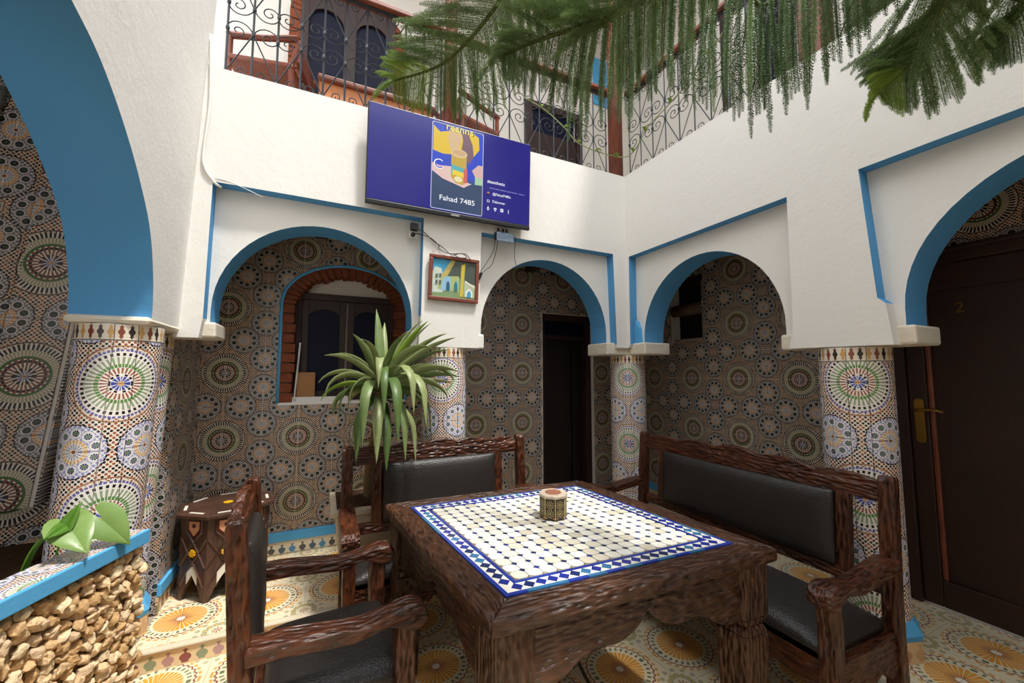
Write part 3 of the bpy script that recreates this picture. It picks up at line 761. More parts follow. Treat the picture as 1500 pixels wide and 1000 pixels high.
def railing(label, origin, rz, length, s0=.138, bottom=False):
    n = max(2, round(length / s0)); s = length / n
    t = thing('balcony_railing', label, 'railing', (origin[0], origin[1], ZB), rz, 'wrought iron balcony panels')
    D, l1, l2 = rail_meshes(s)
    def put(nm, k, x, z=0, mx=False):
        o = link(nm, D[k], t); o.location = (x, 0, z - ZB)
        if mx: o.rotation_euler = (0, 0, PI)
        return o
    for i in range(n + 1):
        x = i * s; put('vertical_bar', 'bar', x)
        if i % 2 == 0:
            put('collar', 'kn', x, ZB + .02)
            for mx in (False, True):
                if (i == 0 and mx) or (i == n and not mx): continue
                put('diagonal_bar', 'dl', x, 0, mx); put('diagonal_bar', 'du', x, 0, mx)
            put('collar', 'kn', x, l1); put('collar', 'kn', x, l2)
        else:
            put('collar', 'kn', x, l1); put('collar', 'kn', x, l2); put('collar', 'kn', x, ZB + .015)
            for mx in (False, True):
                if i == n and not mx: continue
                put('scroll', 'sl', x, l1, mx); put('scroll', 'su', x, l2, mx); put('scroll', 'sb', x, ZB, mx)
                o = put('scroll', 'sb', x, ZT, mx); o.rotation_euler = (PI, 0, 0) if not mx else (PI, 0, PI)
    hz = [('rail_bar', ZT)] + ([('rail_bar', ZB)] if bottom else [])
    for nm, z in hz: MB().bx(-.01, length + .01, -.009, .009, z - .008 - ZB, z + .008 - ZB).build(nm, M['iron'], t, world=False)
    return t
railing('wrought iron scroll railing above the television beside the white wall', (-.60, 2.79), 0, 1.33)
railing('wrought iron scroll railing between the round wooden post and the corner post', (.88, 2.79), 0, 1.40)
railing('wrought iron scroll railing on the right balcony with a flat bottom bar', (2.50, 2.72), -PI / 2, 1.42, bottom=True)
railing('wrought iron scroll railing past the square red wooden post', (2.50, 1.08), -PI / 2, 1.38, bottom=True)
tag(MB().lathe([(.05, TOP), (.05, 5.4)], 16, (.805, 2.80)).build('wooden_post', M['rail_z'], smooth=True), 'round reddish wooden post above the television', 'post', 'balcony posts')
tag(MB().lathe([(.065, TOP), (.065, 5.4)], 16, (2.40, 2.80)).build('wooden_post', M['rail_z'], smooth=True), 'round reddish wooden post at the balcony corner', 'post', 'balcony posts')
tag(MB().bx(2.47, 2.59, 1.13, 1.265, TOP, 5.4).build('wooden_post', M['rail_z'], bevel=.006), 'square weathered red wooden post on the right balcony', 'post', 'balcony posts')
for lab, b in (('wooden handrail above the television railing', (-.62, .755, 2.745, 2.835)), ('wooden handrail between round post and corner post', (.855, 2.335, 2.745, 2.835))):
    tag(MB().bx(b[0], b[1], b[2], b[3], ZT + .008, ZT + .028).bx(b[0], b[1], b[2] + .015, b[3] - .015, ZT + .028, ZT + .055).build('handrail', M['rail_x'], bevel=.006), lab, 'handrail', 'handrails')
for lab, b in (('wooden handrail on the right balcony', (1.27, 2.735)), ('wooden handrail past the square red post', (-.4, 1.125))):
    tag(MB().bx(2.455, 2.545, b[0], b[1], ZT + .008, ZT + .028).bx(2.47, 2.53, b[0], b[1], ZT + .028, ZT + .055).build('handrail', M['rail_y'], bevel=.006), lab, 'handrail', 'handrails')
# upstairs bench and chairs
t = thing('wooden_bench', 'orange brown wooden bench upstairs behind the railing', 'bench', (.31, 3.2, 3.2))
MB().bx(-.11, .76, 3.05, 3.35, 3.58, 3.62).build('seat', M['rail_x'], t, bevel=.01)
MB().bx(-.10, .73, 3.08, 3.11, 3.46, 3.58).build('apron', simple('orange_wood', '#b8703a', .45, 0, .5, .25, 12), t, bevel=.005)
for x in (-.09, .68):
    for y in (3.09, 3.27): MB().bx(x, x + .05, y, y + .05, 3.2, 3.58).build('leg', M['rail_z'], t)
def up_chair(label, x, y, rz, top=3.86):
    t = thing('wooden_chair', label, 'chair', (x, y, 3.2), rz, 'upstairs chairs'); h = top - 3.2
    for sx in (-.2, .2):
        MB().tube([(sx, .2, 0), (sx, .18, .4), (sx, .24, h)], .02, 6).build('leg', M['rail_z'], t, world=False)
        MB().tube([(sx, -.2, 0), (sx, -.2, .56)], .02, 6).build('leg', M['rail_z'], t, world=False)
        MB().tube([(sx, .22, .62), (sx, .0, .58), (sx, -.22, .56)], [.024, .02, .024], 6).build('armrest', M['rail_y'], t, world=False)
    MB().bx(-.22, .22, -.22, .2, .38, .42).build('seat', M['rail_x'], t, world=False, bevel=.01)
    MB().prism([(-.2, h - .16), (.2, h - .16), (.2, h - .03), (.08, h + .01), (0, h + .03), (-.08, h + .01), (-.2, h - .03)], .21, .24, 'y').build('backrest', M['rail_x'], t, world=False, bevel=.006)
    return t
up_chair('reddish wooden chair upstairs next to the tall white wall', -.42, 3.29, -PI / 2 - .2, 3.80)
up_chair('reddish wooden chair upstairs beside the round post', 1.10, 3.30, PI / 2 + .3, 3.72)

# ================================================================== TELEVISION
TX0, TX1, TZ0, TZ1, TY = .203, 1.392, 2.545, 3.205, 2.625
tv = thing('television', 'large flat screen television mounted on the white wall showing a video card', 'television', (.8, 2.66, TZ0))
def tilt(p): return Vector((p[0], p[1] - .045 * (p[2] - TZ0), p[2]))
MB().bx(TX0, TX1, TY, TY + .03, TZ0, TZ1).xf(tilt).build('housing', M['plastic_black'], tv, bevel=.004)
MB().bx(TX0 + .15, TX1 - .15, TY + .03, 2.699, TZ0 + .1, TZ1 - .2).build('wall_mount', M['plastic_black'], tv)
scm, nt, b = newmat('screen_blue'); _, p = pos(nt)
b.inputs['Base Color'].default_value = (.004, .004, .006, 1); b.inputs['Roughness'].default_value = .16
(xx, yy, zz), _p = pos(nt)
f = noise(nt, 1.6, 2, .5, p)
nt.links.new(mixc(nt, f, '#15127c', '#1b168e'), b.inputs['Emission Color']); b.inputs['Emission Strength'].default_value = .8
MB().bx(TX0 + .008, TX1 - .008, TY - .002, TY, TZ0 + .025, TZ1 - .007).xf(tilt).build('screen', scm, tv)
MB().bx(TX0, TX1, TY - .004, TY + .02, TZ0 - .008, TZ0 + .02).xf(tilt).build('lower_bezel', simple('tv_bezel', '#2b2b2e', .35, .4), tv, bevel=.003)
def sx(u): return TX0 + u * (TX1 - TX0)
def sz(v): return TZ0 + .025 + v * (TZ1 - TZ0 - .035)
layer = [0]
def flat(poly, h, nm='screen_print', st=.85, lift=None):
    layer[0] += 1; yy = TY - .0025 - .0002 * layer[0]
    MB().prism([(sx(u), sz(v)) for u, v in poly], yy - .0001, yy + .0001, 'y').xf(tilt).build(nm, emis('screen_' + h.strip('#') + '_%d' % layer[0], h, st), tv)
def rr(u0, u1, v0, v1, r=.012):
    k = 1.8; o = []
    for cx, cz, a in ((u1 - r, v1 - r * k, 0), (u0 + r, v1 - r * k, PI / 2), (u0 + r, v0 + r * k, PI), (u1 - r, v0 + r * k, 1.5 * PI)):
        o += [(cx + r * math.cos(a + q * PI / 8), cz + r * k * math.sin(a + q * PI / 8)) for q in range(5)]
    return o
def ell(cx, cz, a, b, n=16): return [(cx + a * math.cos(2 * PI * k / n), cz + b * math.sin(2 * PI * k / n)) for k in range(n)]
flat(rr(.352, .672, .01, .985), '#c9cbe8', 'card_edge')
flat(rr(.356, .668, .018, .978), '#2d4a9e', 'card')
flat([(.356, .41), (.668, .41), (.668, .96), (.36, .96)], '#2446c8')
flat([(.36, .66), (.42, .64), (.52, .67), (.60, .66), (.645, .78), (.64, .92), (.60, .965), (.54, .90), (.50, .88), (.46, .92), (.40, .88), (.36, .94)], '#e6c02a')
flat([(.46, .72), (.505, .70), (.54, .90), (.50, .965), (.455, .95), (.45, .82)], '#d9b78c')
flat([(.53, .72), (.58, .58), (.61, .68), (.60, .82), (.57, .95), (.53, .95), (.54, .84)], '#7a5a66')
flat([(.356, .52), (.40, .50), (.48, .52), (.49, .40), (.60, .36), (.58, .34), (.55, .30), (.50, .31), (.42, .36), (.356, .43)], '#e8c4bc')
flat([(.60, .52), (.64, .60), (.668, .60), (.668, .42), (.63, .42)], '#ddb6ac')
flat([(.62, .36), (.668, .36), (.668, .45), (.62, .45)], '#a9d0a8')
flat([(.356, .02), (.668, .02), (.668, .37), (.60, .36), (.55, .30), (.42, .36), (.356, .42)], '#2e4468')
flat([(.47, .40), (.47, .67), (.565, .67), (.565, .36), (.54, .33), (.50, .34)], '#c9a83e')
flat(ell(.517, .685, .052, .05), '#e2c79a')
flat(ell(.517, .69, .043, .036), '#d3ac80')
flat([(.47, .44), (.565, .42), (.565, .52), (.47, .54)], '#57b3b8')
flat([(.478, .43), (.55, .415), (.55, .47), (.478, .485)], '#f0d23e')
flat([(.548, .36), (.57, .36), (.57, .52), (.548, .52)], '#d8644e')
flat(ell(.515, .385, .026, .032), '#efe2b2')
wm = emis('screen_white', '#f2f2f6', 1.0); ym = emis('screen_yellow', '#f2e23c', 1.0); gm = emis('screen_grey', '#9a9ad2', .9); km = emis('screen_black', '#16140c', .6)
def ttext(body, size, mat, u, v, al='LEFT', stx=1.0):
    layer[0] += 1; return text('screen_lettering', body, size, mat, tv, tilt((sx(u), TY - .0025 - .0002 * layer[0] - .001, sz(v))), ROTY, al, .0003, stx)
ttext('reanns', .078, km, .518, .918, 'CENTER', 1.06); ttext('reanns', .072, ym, .518, .92, 'CENTER', 1.06)
ttext('C', .10, wm, .362, .46); ttext('C', .085, emis('screen_blue_letter', '#2446c8', .85), .368, .467)
ttext('Fahad 7485', .052, wm, .512, .115, 'CENTER', 1.1)
ttext('#aesthetic', .034, wm, .70, .42); ttext('anisha baana bibama sana bowari - amita a', .017, gm, .715, .355)
ttext('@Fahad7485s', .026, wm, .735, .285); ttext("S'abonner", .026, wm, .735, .195)
flat(ell(.708, .30, .008, .014), '#c98f62'); flat([(.698, .275), (.718, .275), (.714, .296), (.702, .296)], '#2a2a30')
flat(rr(.700, .717, .19, .22, .003), '#e6e6f0'); flat(rr(.703, .714, .195, .215, .002), '#1a1684')
for u, kind in ((.708, 0), (.755, 1), (.80, 2), (.845, 3)):
    if kind == 0: flat([(u, .145), (u + .008, .115), (u + .004, .095), (u - .004, .095), (u - .008, .115)], '#f0f0f4'); flat(ell(u, .113, .004, .008), '#1a1684')
    elif kind == 1: flat([(u, .09), (u + .01, .125), (u + .006, .14), (u, .132), (u - .006, .14), (u - .01, .125)], '#f0f0f4'); flat([(u, .102), (u + .005, .122), (u - .005, .122)], '#1a1684')
    elif kind == 2: flat(rr(u - .01, u + .01, .10, .14, .004), '#f0f0f4'); flat(rr(u - .006, u + .006, .115, .125, .002), '#1a1684')
    else: flat([(u - .002, .095), (u + .002, .095), (u + .002, .14), (u - .002, .14)], '#f0f0f4')
MB().bx(.77, .83, TY - .006, TY - .004, TZ0 - .001, TZ0 + .012).xf(tilt).build('logo_plate', simple('silver', '#b8b8bc', .3, .8), tv)

# ================================================================== FRAMED PICTURE
PX0, PX1, PZ0, PZ1 = .632, .998, 1.948, 2.268
pic = thing('framed_picture', 'small framed picture of a pale archway building in a red brown wooden frame', 'picture', (.81, 2.69, PZ0))
fw_ = .026
fm = simple('picture_frame_wood', '#7a4030', .4)
def prot(p):
    c, s_ = math.cos(-.02), math.sin(-.02); x, z = p[0] - .815, p[2] - 2.1
    return Vector((.815 + c * x - s_ * z, p[1] - .03 * (z + .16), 2.1 + s_ * x + c * z))
for a, b, c, e in ((PX0, PX1, PZ1 - fw_, PZ1), (PX0, PX1, PZ0, PZ0 + fw_), (PX0, PX0 + fw_, PZ0 + fw_, PZ1 - fw_), (PX1 - fw_, PX1, PZ0 + fw_, PZ1 - fw_)):
    MB().bx(a, b, 2.67, 2.694, c, e).xf(prot).build('frame', fm, pic, bevel=.005)
MB().bx(PX0 + .02, PX1 - .02, 2.684, 2.69, PZ0 + .02, PZ1 - .02).xf(prot).build('print', simple('print_sky', '#3f9cc4', .5, var=.3, vscale=8), pic)
def pp(poly, h, k):
    w_, h_ = PX1 - PX0 - 2 * fw_, PZ1 - PZ0 - 2 * fw_
    MB().prism([(PX0 + fw_ + u * w_, PZ0 + fw_ + v * h_) for u, v in poly], 2.6835 - .0003 * k, 2.6837 - .0003 * k, 'y').xf(prot).build('print_shape', simple('print_%d' % k, h, .5, var=.2, vscale=25), pic)
pp([(0, 0), (1, 0), (1, .22), (0, .22)], '#7d9a6c', 1)
pp([(0, .1), (0, .62), (.05, .78), (.2, .75), (.25, .5), (.25, .12)], '#c6d2c4', 2)
pp([(.12, .2), (.62, .16), (.62, .8), (.48, .98), (.2, .52)], '#a9b878', 3)
pp([(.2, .18), (.42, .16), (.42, .5), (.33, .62), (.24, .5)], '#8fbcd8', 4)
pp([(.42, 1), (.66, 1), (.64, .84), (.26, .50), (.2, .56)], '#b8a860', 5)
pp([(.52, 1), (1, 1), (1, .32), (.72, .42), (.60, .60), (.34, .56)], '#4a544a', 6)
pp([(.64, .05), (.72, .05), (.75, .95), (.66, .9)], '#cdb53e', 7)
pp([(.74, .06), (1, .04), (1, .40), (.74, .44)], '#b8c4a0', 8)
pp([(.32, .18), (.40, .18), (.40, .36), (.36, .44), (.32, .36)], '#2f5a74', 9)
pp([(.50, .18), (.58, .18), (.58, .36), (.54, .46), (.50, .36)], '#2f7a84', 10)
pp([(.78, .06), (.94, .05), (.94, .2), (.86, .3), (.78, .2)], '#eef2f2', 11); pp([(.81, .05), (.91, .05), (.91, .16), (.86, .24), (.81, .16)], '#4a9ab8', 12)
pp([(.75, .44), (1, .30), (1, .35), (.75, .5)], '#e6e4d4', 13)
for k, (u, v) in enumerate(((.07, .5), (.15, .52), (.07, .34), (.15, .34))): pp([(u, v), (u + .05, v), (u + .05, v + .09), (u, v + .09)], '#5a6462', 14 + k)
# ---- cables, sockets, boxes
def cable(name, pts, r, mat, label, cat='cable'):
    o = MB().tube(catmull([tuple(p) for p in pts], 6), r, 5).build(name, mat, smooth=True)
    return tag(o, label, cat)
bk = M['plastic_black']
t = thing('wall_socket', 'double wall socket with a black adapter plugged in left of the picture', 'socket', (.53, 2.74, 2.4))
MB().bx(.505, .56, 2.735, 2.746, 2.385, 2.475).build('plate', M['plastic_white'], t, bevel=.004)
MB().bx(.508, .562, 2.70, 2.735, 2.432, 2.482).build('adapter', bk, t, bevel=.006)
MB().lathe([(.016, 0), (.016, .012), (.010, .03)], 12).xf(lambda p: Vector((.530 + p.x, 2.735 - p.z, 2.405 + p.y))).build('plug', bk, t, smooth=True)
cable('power_cable', [(.56, 2.705, 2.44), (.60, 2.692, 2.42), (.66, 2.69, 2.37), (.73, 2.685, 2.33), (.79, 2.657, 2.275), (.86, 2.657, 2.295), (.90, 2.657, 2.27), (.84, 2.6545, 2.262), (.80, 2.651, 2.285)], .003, bk, 'thin black cable from the adapter lying over the picture frame')
cable('power_cable', [(.535, 2.705, 2.405), (.58, 2.687, 2.40), (.65, 2.681, 2.38), (.70, 2.676, 2.335), (.70, 2.670, 2.31), (.76, 2.646, 2.28), (.83, 2.643, 2.285), (.89, 2.648, 2.29), (.93, 2.657, 2.256)], .003, bk, 'black plug cable twisting to the top of the picture frame')
t = thing('receiver_box', 'small set top box in clear plastic hanging under the television', 'box', (1.2, 2.70, 2.43))
MB().bx(1.13, 1.27, 2.665, 2.699, 2.445, 2.505).build('casing', M['plastic_black'], t, bevel=.006)
MB().bx(1.135, 1.275, 2.655, 2.666, 2.43, 2.50).build('plastic_wrap', simple('clear_wrap', '#7f93a8', .2, .3, .6, .5, 60, .8, 80), t, bevel=.004)
for x in (1.15, 1.19, 1.22): MB().bx(x, x + .012, 2.675, 2.687, 2.505, 2.535).build('plug', bk, t)
cable('signal_cable', [(1.145, 2.66, 2.53), (1.13, 2.675, 2.45), (1.12, 2.69, 2.36), (1.06, 2.695, 2.25), (1.02, 2.692, 2.19)], .0025, bk, 'thin black cable hanging from the box to the sensor')
cable('signal_cable', [(1.15, 2.66, 2.50), (1.15, 2.70, 2.38), (1.13, 2.735, 2.27), (1.08, 2.735, 2.22), (1.03, 2.69, 2.18)], .0025, bk, 'looped black cable beside the white pier')
cable('signal_cable', [(1.25, 2.68, 2.505), (1.30, 2.69, 2.49), (1.32, 2.735, 2.40), (1.32, 2.735, 2.33), (1.34, 2.735, 2.27)], .0025, bk, 'black cable dropping from the box to the arch edge')
cable('white_cable', [(.99, 2.66, 2.55), (1.02, 2.68, 2.51), (1.08, 2.69, 2.49), (1.15, 2.68, 2.52)], .0025, M['plastic_white'], 'short white cable looping below the television')
tag(MB().box((1.014, 2.688, 2.155), (.022, .016, .055), M=Matrix.Rotation(.4, 3, 'Y')).build('cable_sensor', bk, bevel=.003), 'tiny black sensor hanging at the right edge of the picture', 'sensor')
cable('conduit_cable', [(-.655, 2.69, 3.4), (-.64, 2.69, 3.0), (-.655, 2.69, 2.7), (-.645, 2.69, 2.60), (-.60, 2.70, 2.53), (-.57, 2.72, 2.515)], .008, M['plastic_white'], 'white conduit cable running down the wall corner')
cable('thin_wire', [(-.60, 2.695, 2.56), (-.50, 2.70, 2.54), (-.36, 2.69, 2.485)], .002, M['plastic_white'], 'thin white wire crossing the blue moulding')

# ================================================================== TABLE
def tmap(u, v):
    o = Vector((.30, 2.158)); e1 = Vector((1.165, -.052)); e2 = Vector((.125, -1.125))
    p = o + e1 * u + e2 * v; return p
TZ = .78
tb = thing('mosaic_table', 'square carved wooden table with a white and blue mosaic tile top', 'table', (tmap(.5, .5).x, tmap(.5, .5).y, 0))
L1, L2 = 1.166, 1.132
def tm(p): q = tmap(p[0] / L1, p[1] / L2); return Vector((q.x, q.y, p[2]))   # local metres: x to the right, y towards the camera side
def tp(mb, nm, mat, **k): return mb.xf(tm).build(nm, mat, tb, **k)
FB = .10
for poly, ax in (([(0, 0), (L1, 0), (L1 - FB, FB), (FB, FB)], 'x'), ([(0, L2), (FB, L2 - FB), (L1 - FB, L2 - FB), (L1, L2)], 'x'), ([(0, 0), (FB, FB), (FB, L2 - FB), (0, L2)], 'y'), ([(L1, 0), (L1, L2), (L1 - FB, L2 - FB), (L1 - FB, FB)], 'y')):
    tp(MB().prism(poly, TZ - .05, TZ + .002, 'z'), 'top_frame', M['table_' + ax], bevel=.012, seg=3)
tp(MB().bx(FB - .02, L1 - FB + .02, FB - .02, L2 - FB + .02, TZ - .04, TZ - .008), 'tile_bed', M['grout'])
def scallop(a, b, ztop, zlow, zup):
    o = [(a, ztop)]; n = 48
    for k in range(n + 1):
        f = k / n; c = abs(f - .5) * 2
        z = zlow + (zup - zlow) * (.5 + .5 * math.cos(PI * min(1, c * 1.25))) if c < .8 else zlow - .0
        z = lerp(zup, zlow, min(1, max(0, c * 1.1)) ** 1.5)
        z += .012 * math.cos(c * 4 * PI)
        if c < .10: z += .035 * (1 - c / .10)
        o.append((lerp(a, b, f), z))
    return o + [(b, ztop)]
for y0, y1 in ((.045, .075), (L2 - .075, L2 - .045)): tp(MB().prism(scallop(.12, L1 - .12, TZ - .045, .52, .615), y0, y1, 'y'), 'apron', M['table_x'], bevel=.006)
for x0, x1 in ((.045, .075), (L1 - .075, L1 - .045)): tp(MB().prism(scallop(.12, L2 - .12, TZ - .045, .52, .615), x0, x1, 'x'), 'apron', M['table_y'], bevel=.006)
for lx in (.09, L1 - .09):
    for ly in (.09, L2 - .09):
        mb = MB()
        for z0, z1, h0, h1 in ((.53, TZ - .048, .064, .064), (.50, .53, .05, .062), (.47, .50, .062, .05), (0, .47, .05, .062)):
            b0 = len(mb.v)
            mb.add([(lx - h0, ly - h0, z0), (lx + h0, ly - h0, z0), (lx + h0, ly + h0, z0), (lx - h0, ly + h0, z0), (lx - h1, ly - h1, z1), (lx + h1, ly - h1, z1), (lx + h1, ly + h1, z1), (lx - h1, ly + h1, z1)], [(3, 2, 1, 0), (4, 5, 6, 7), (0, 1, 5, 4), (1, 2, 6, 5), (2, 3, 7, 6), (3, 0, 4, 7)])
        tp(mb, 'leg', M['table_z'], bevel=.008)
# mosaic inset
x0, x1, y0, y1 = FB, L1 - FB, FB, L2 - FB
bd = .078
NX, NY = 15, 15
cw, ch = (x1 - x0 - 2 * bd) / NX, (y1 - y0 - 2 * bd) / NY
Bz = TZ - .006
org = tb.location
A2 = Matrix(((1.165 / L1, .125 / L2, 0, 0), (-.052 / L1, -1.125 / L2, 0, 0), (0, 0, 1, 0), (0, 0, 0, 1)))
def lmesh(poly, h, name, mat):
    me = MB().prism(poly, 0, h, 'z').mesh(name, mat); me.transform(A2); me.flip_normals(); return me
def lput(nm, me, x, y, z): o = link(nm, me, tb); q = tm((x, y, z)); o.location = q - org; return o
k = .2; g = .0019
oc = [(-cw / 2 + g + k * cw, -ch / 2 + g), (cw / 2 - g - k * cw, -ch / 2 + g), (cw / 2 - g, -ch / 2 + g + k * ch), (cw / 2 - g, ch / 2 - g - k * ch), (cw / 2 - g - k * cw, ch / 2 - g), (-cw / 2 + g + k * cw, ch / 2 - g), (-cw / 2 + g, ch / 2 - g - k * ch), (-cw / 2 + g, -ch / 2 + g + k * ch)]
wm_ = [lmesh(oc, .0075, 'white_tile', m) for m in M['marble']]
for i in range(NX):
    for j in range(NY):
        lput('white_tile', wm_[R.choice((0, 0, 0, 4, 4, 1, 1, 2, 3))], x0 + bd + (i + .5) * cw, y0 + bd + (j + .5) * ch, Bz)
q = k * cw - .001; dm = [lmesh([(-q, 0), (0, -q), (q, 0), (0, q)], .007, 'blue_tile', m) for m in (M['lapis'][3], M['lapis'][1])]
for i in range(1, NX):
    for j in range(1, NY): lput('blue_tile', dm[(i * 7 + j * 3) % 4 == 0], x0 + bd + i * cw, y0 + bd + j * ch, Bz)
# border: outer blue strip, diamond row on white, inner blue strip
def strip(off, wd, cols_, seglen, nm):
    for side in range(4):
        ln_ = (x1 - x0 if side < 2 else y1 - y0) - 2 * off
        n = max(1, round(ln_ / seglen)); sl_ = ln_ / n
        pol = [(-sl_ / 2 + .0008, 0), (sl_ / 2 - .0008, 0), (sl_ / 2 - .0008, wd), (-sl_ / 2 + .0008, wd)]
        if side >= 2: pol = [(b_, a_) for a_, b_ in pol]
        ms = [lmesh(pol, .0072, nm, m) for m in cols_]
        for i in range(n):
            c_ = off + (i + .5) * sl_
            X0 = x0 + c_ if side < 2 else (x0 + off if side == 2 else x1 - off - wd)
            Y0 = (y0 + off if side == 0 else y1 - off - wd) if side < 2 else y0 + c_
            lput(nm, ms[R.randrange(len(ms))], X0, Y0, Bz)
strip(.002, .014, (M['lapis'][0], M['lapis'][0], M['lapis'][2]), .075, 'blue_strip_tile')
strip(bd - .016, .012, (M['lapis'][1], M['lapis'][0]), .075, 'blue_strip_tile')
mb = MB()
for a, b, c, e in ((x0 + .017, x1 - .017, y0 + .017, y0 + bd - .017), (x0 + .017, x1 - .017, y1 - bd + .017, y1 - .017), (x0 + .017, x0 + bd - .017, y0 + bd - .017, y1 - bd + .017), (x1 - bd + .017, x1 - .017, y0 + bd - .017, y1 - bd + .017)): mb.bx(a, b, c, e, Bz, Bz + .0062)
tp(mb, 'white_border', M['marble'][0])
dw = .0215; dmesh = [lmesh([(-dw * .95, 0), (0, -dw), (dw * .95, 0), (0, dw)], .0074, 'diamond_tile', m) for m in (M['lapis'][1], M['lapis'][1], M['lapis'][2], M['lapis'][3])]
bc = bd / 2 + .0005
for side in range(4):
    ln_ = (x1 - x0 if side < 2 else y1 - y0) - 2 * bc; n = round(ln_ / .043)
    for i in range(n if side < 2 else n - 1):
        c_ = bc + ln_ * ((i + .5) / n if side < 2 else (i + 1) / n)
        lput('diamond_tile', dmesh[R.randrange(4)], x0 + c_ if side < 2 else (x0 + bc if side == 2 else x1 - bc), (y0 + bc if side == 0 else y1 - bc) if side < 2 else y0 + c_, Bz)

# octagonal inlaid box on the table
bx_ = thing('inlaid_box', 'small octagonal inlaid wooden box standing on the mosaic table', 'box', (.985, 1.63, TZ + .003))
r8 = .064; hb = .096
MB().lathe([(r8 * .97, .004), (r8 * .97, hb)], 8, a0=PI / 8).build('body', simple('dark_inlay_wood', '#3a3026', .45, 0, .5, .4, 60), bx_, world=False)
MB().lathe([(r8 * 1.06, hb), (r8 * 1.06, hb + .010), (r8 * .98, hb + .014)], 8, a0=PI / 8).build('lid', simple('box_lid', '#cdbba6', .4, 0, .5, .35, 80), bx_, world=False)
MB().lathe([(r8 * .62, hb + .0142), (r8 * .6, hb + .017)], 8, a0=0).build('lid_inlay', simple('lid_inlay', '#a06a54', .4, 0, .5, .4, 120), bx_, world=False)
ap = r8 * .97 * math.cos(PI / 8)
gold = simple('gold_inlay', '#d9c27e', .35)
for k in range(8):
    a = 2 * PI * k / 8; rot = Matrix.Rotation(a + PI / 2, 3, 'Z'); ctr = Vector((math.cos(a) * ap, math.sin(a) * ap, 0))
    def fp(x, z, d=.001): return rot @ Vector((x, 0, z)) + ctr + Vector((math.cos(a), math.sin(a), 0)) * d
    mb = MB()
    for zc in (.030, .068):
        for ring, rad, sz_, n in ((0, 0, .0042, 1), (1, .0095, .0024, 8), (2, .0160, .0028, 10)):
            for i in range(n):
                th = 2 * PI * i / n + ring * .3; px, pz = rad * math.cos(th), zc + rad * math.sin(th)
                mb.add([fp(px - sz_, pz), fp(px, pz - sz_), fp(px + sz_, pz), fp(px, pz + sz_)], [(0, 1, 2, 3)])
    mb.build('mosaic_inlay', gold, bx_, world=False)
    e_ = Vector((math.cos(a + PI / 8), math.sin(a + PI / 8), 0)) * r8 * .975
    MB().tube([e_ + Vector((0, 0, .004)), e_ + Vector((0, 0, hb))], .0016, 5).build('edge_strip', gold, bx_, world=False)
    for sd in (-1, 1): MB().lathe([(.001, -.004), (.0045, -.002), (.0045, .002), (.001, .004)], 8, (0, 0)).xf(lambda p: fp(sd * .017, .010, .002) + Vector(p)).build('stud', simple('copper_stud', '#a87e5e', .35, .7) if k == 0 and sd < 0 else bpy.data.materials['copper_stud'], bx_, world=False)

# iron scroll stand under the table
t = thing('iron_stand', 'thin black wrought iron scroll stand under the mosaic table', 'stand', (.98, 1.55, 0))
for k in range(4):
    a = PI / 4 + k * PI / 2; P = []
    for f, r_, z_ in ((0, .012, .735), (.2, .014, .5), (.4, .03, .33), (.6, .09, .17), (.8, .19, .05), (1, .27, .012)): P.append((r_ * math.cos(a), r_ * math.sin(a), z_))
    MB().tube(catmull(P, 5), .007, 6).build('leg', M['black_iron'], t, world=False, smooth=True)
MB().lathe([(.03, .36), (.036, .37), (.03, .38)], 12).build('ring', M['black_iron'], t, world=False)

# ================================================================== CARVED SEATS
def cushion(w_, d_, h_, nm, mat, parent, M4, puff=.5, sub=1):
    """rounded upholstered slab, local x width, y depth, z height"""
    nx, ny = 12, 8; mb = MB()
    def prof(t): return (1 - abs(2 * t - 1) ** 6) ** .5
    for top in (1, 0):
        for i in range(nx + 1):
            for j in range(ny + 1):
                a = 1 - (1 - i / nx) * 2 if False else i / nx; b = j / ny
                ea = .5 - .5 * math.cos(PI * a); eb = .5 - .5 * math.cos(PI * b)
                z = (h_ * (.45 + .55 * prof(ea) * prof(eb) * (1))) if top else 0
                mb.v.append(((ea - .5) * w_, (eb - .5) * d_, z))
    st = ny + 1; off = (nx + 1) * st
    for i in range(nx):
        for j in range(ny):
            mb.f.append([i * st + j, (i + 1) * st + j, (i + 1) * st + j + 1, i * st + j + 1]); mb.m.append(0)
            mb.f.append([off + i * st + j, off + i * st + j + 1, off + (i + 1) * st + j + 1, off + (i + 1) * st + j]); mb.m.append(0)
    for i in range(nx):
        for j in (0, ny): mb.f.append([i * st + j, (i + 1) * st + j, off + (i + 1) * st + j, off + i * st + j]); mb.m.append(0)
    for j in range(ny):
        for i in (0, nx): mb.f.append([i * st + j, i * st + j + 1, off + i * st + j + 1, off + i * st + j]); mb.m.append(0)
    mb.xf(lambda p: (M4 @ p.to_4d()).to_3d())
    return mb.build(nm, mat, parent, world=False, smooth=True)
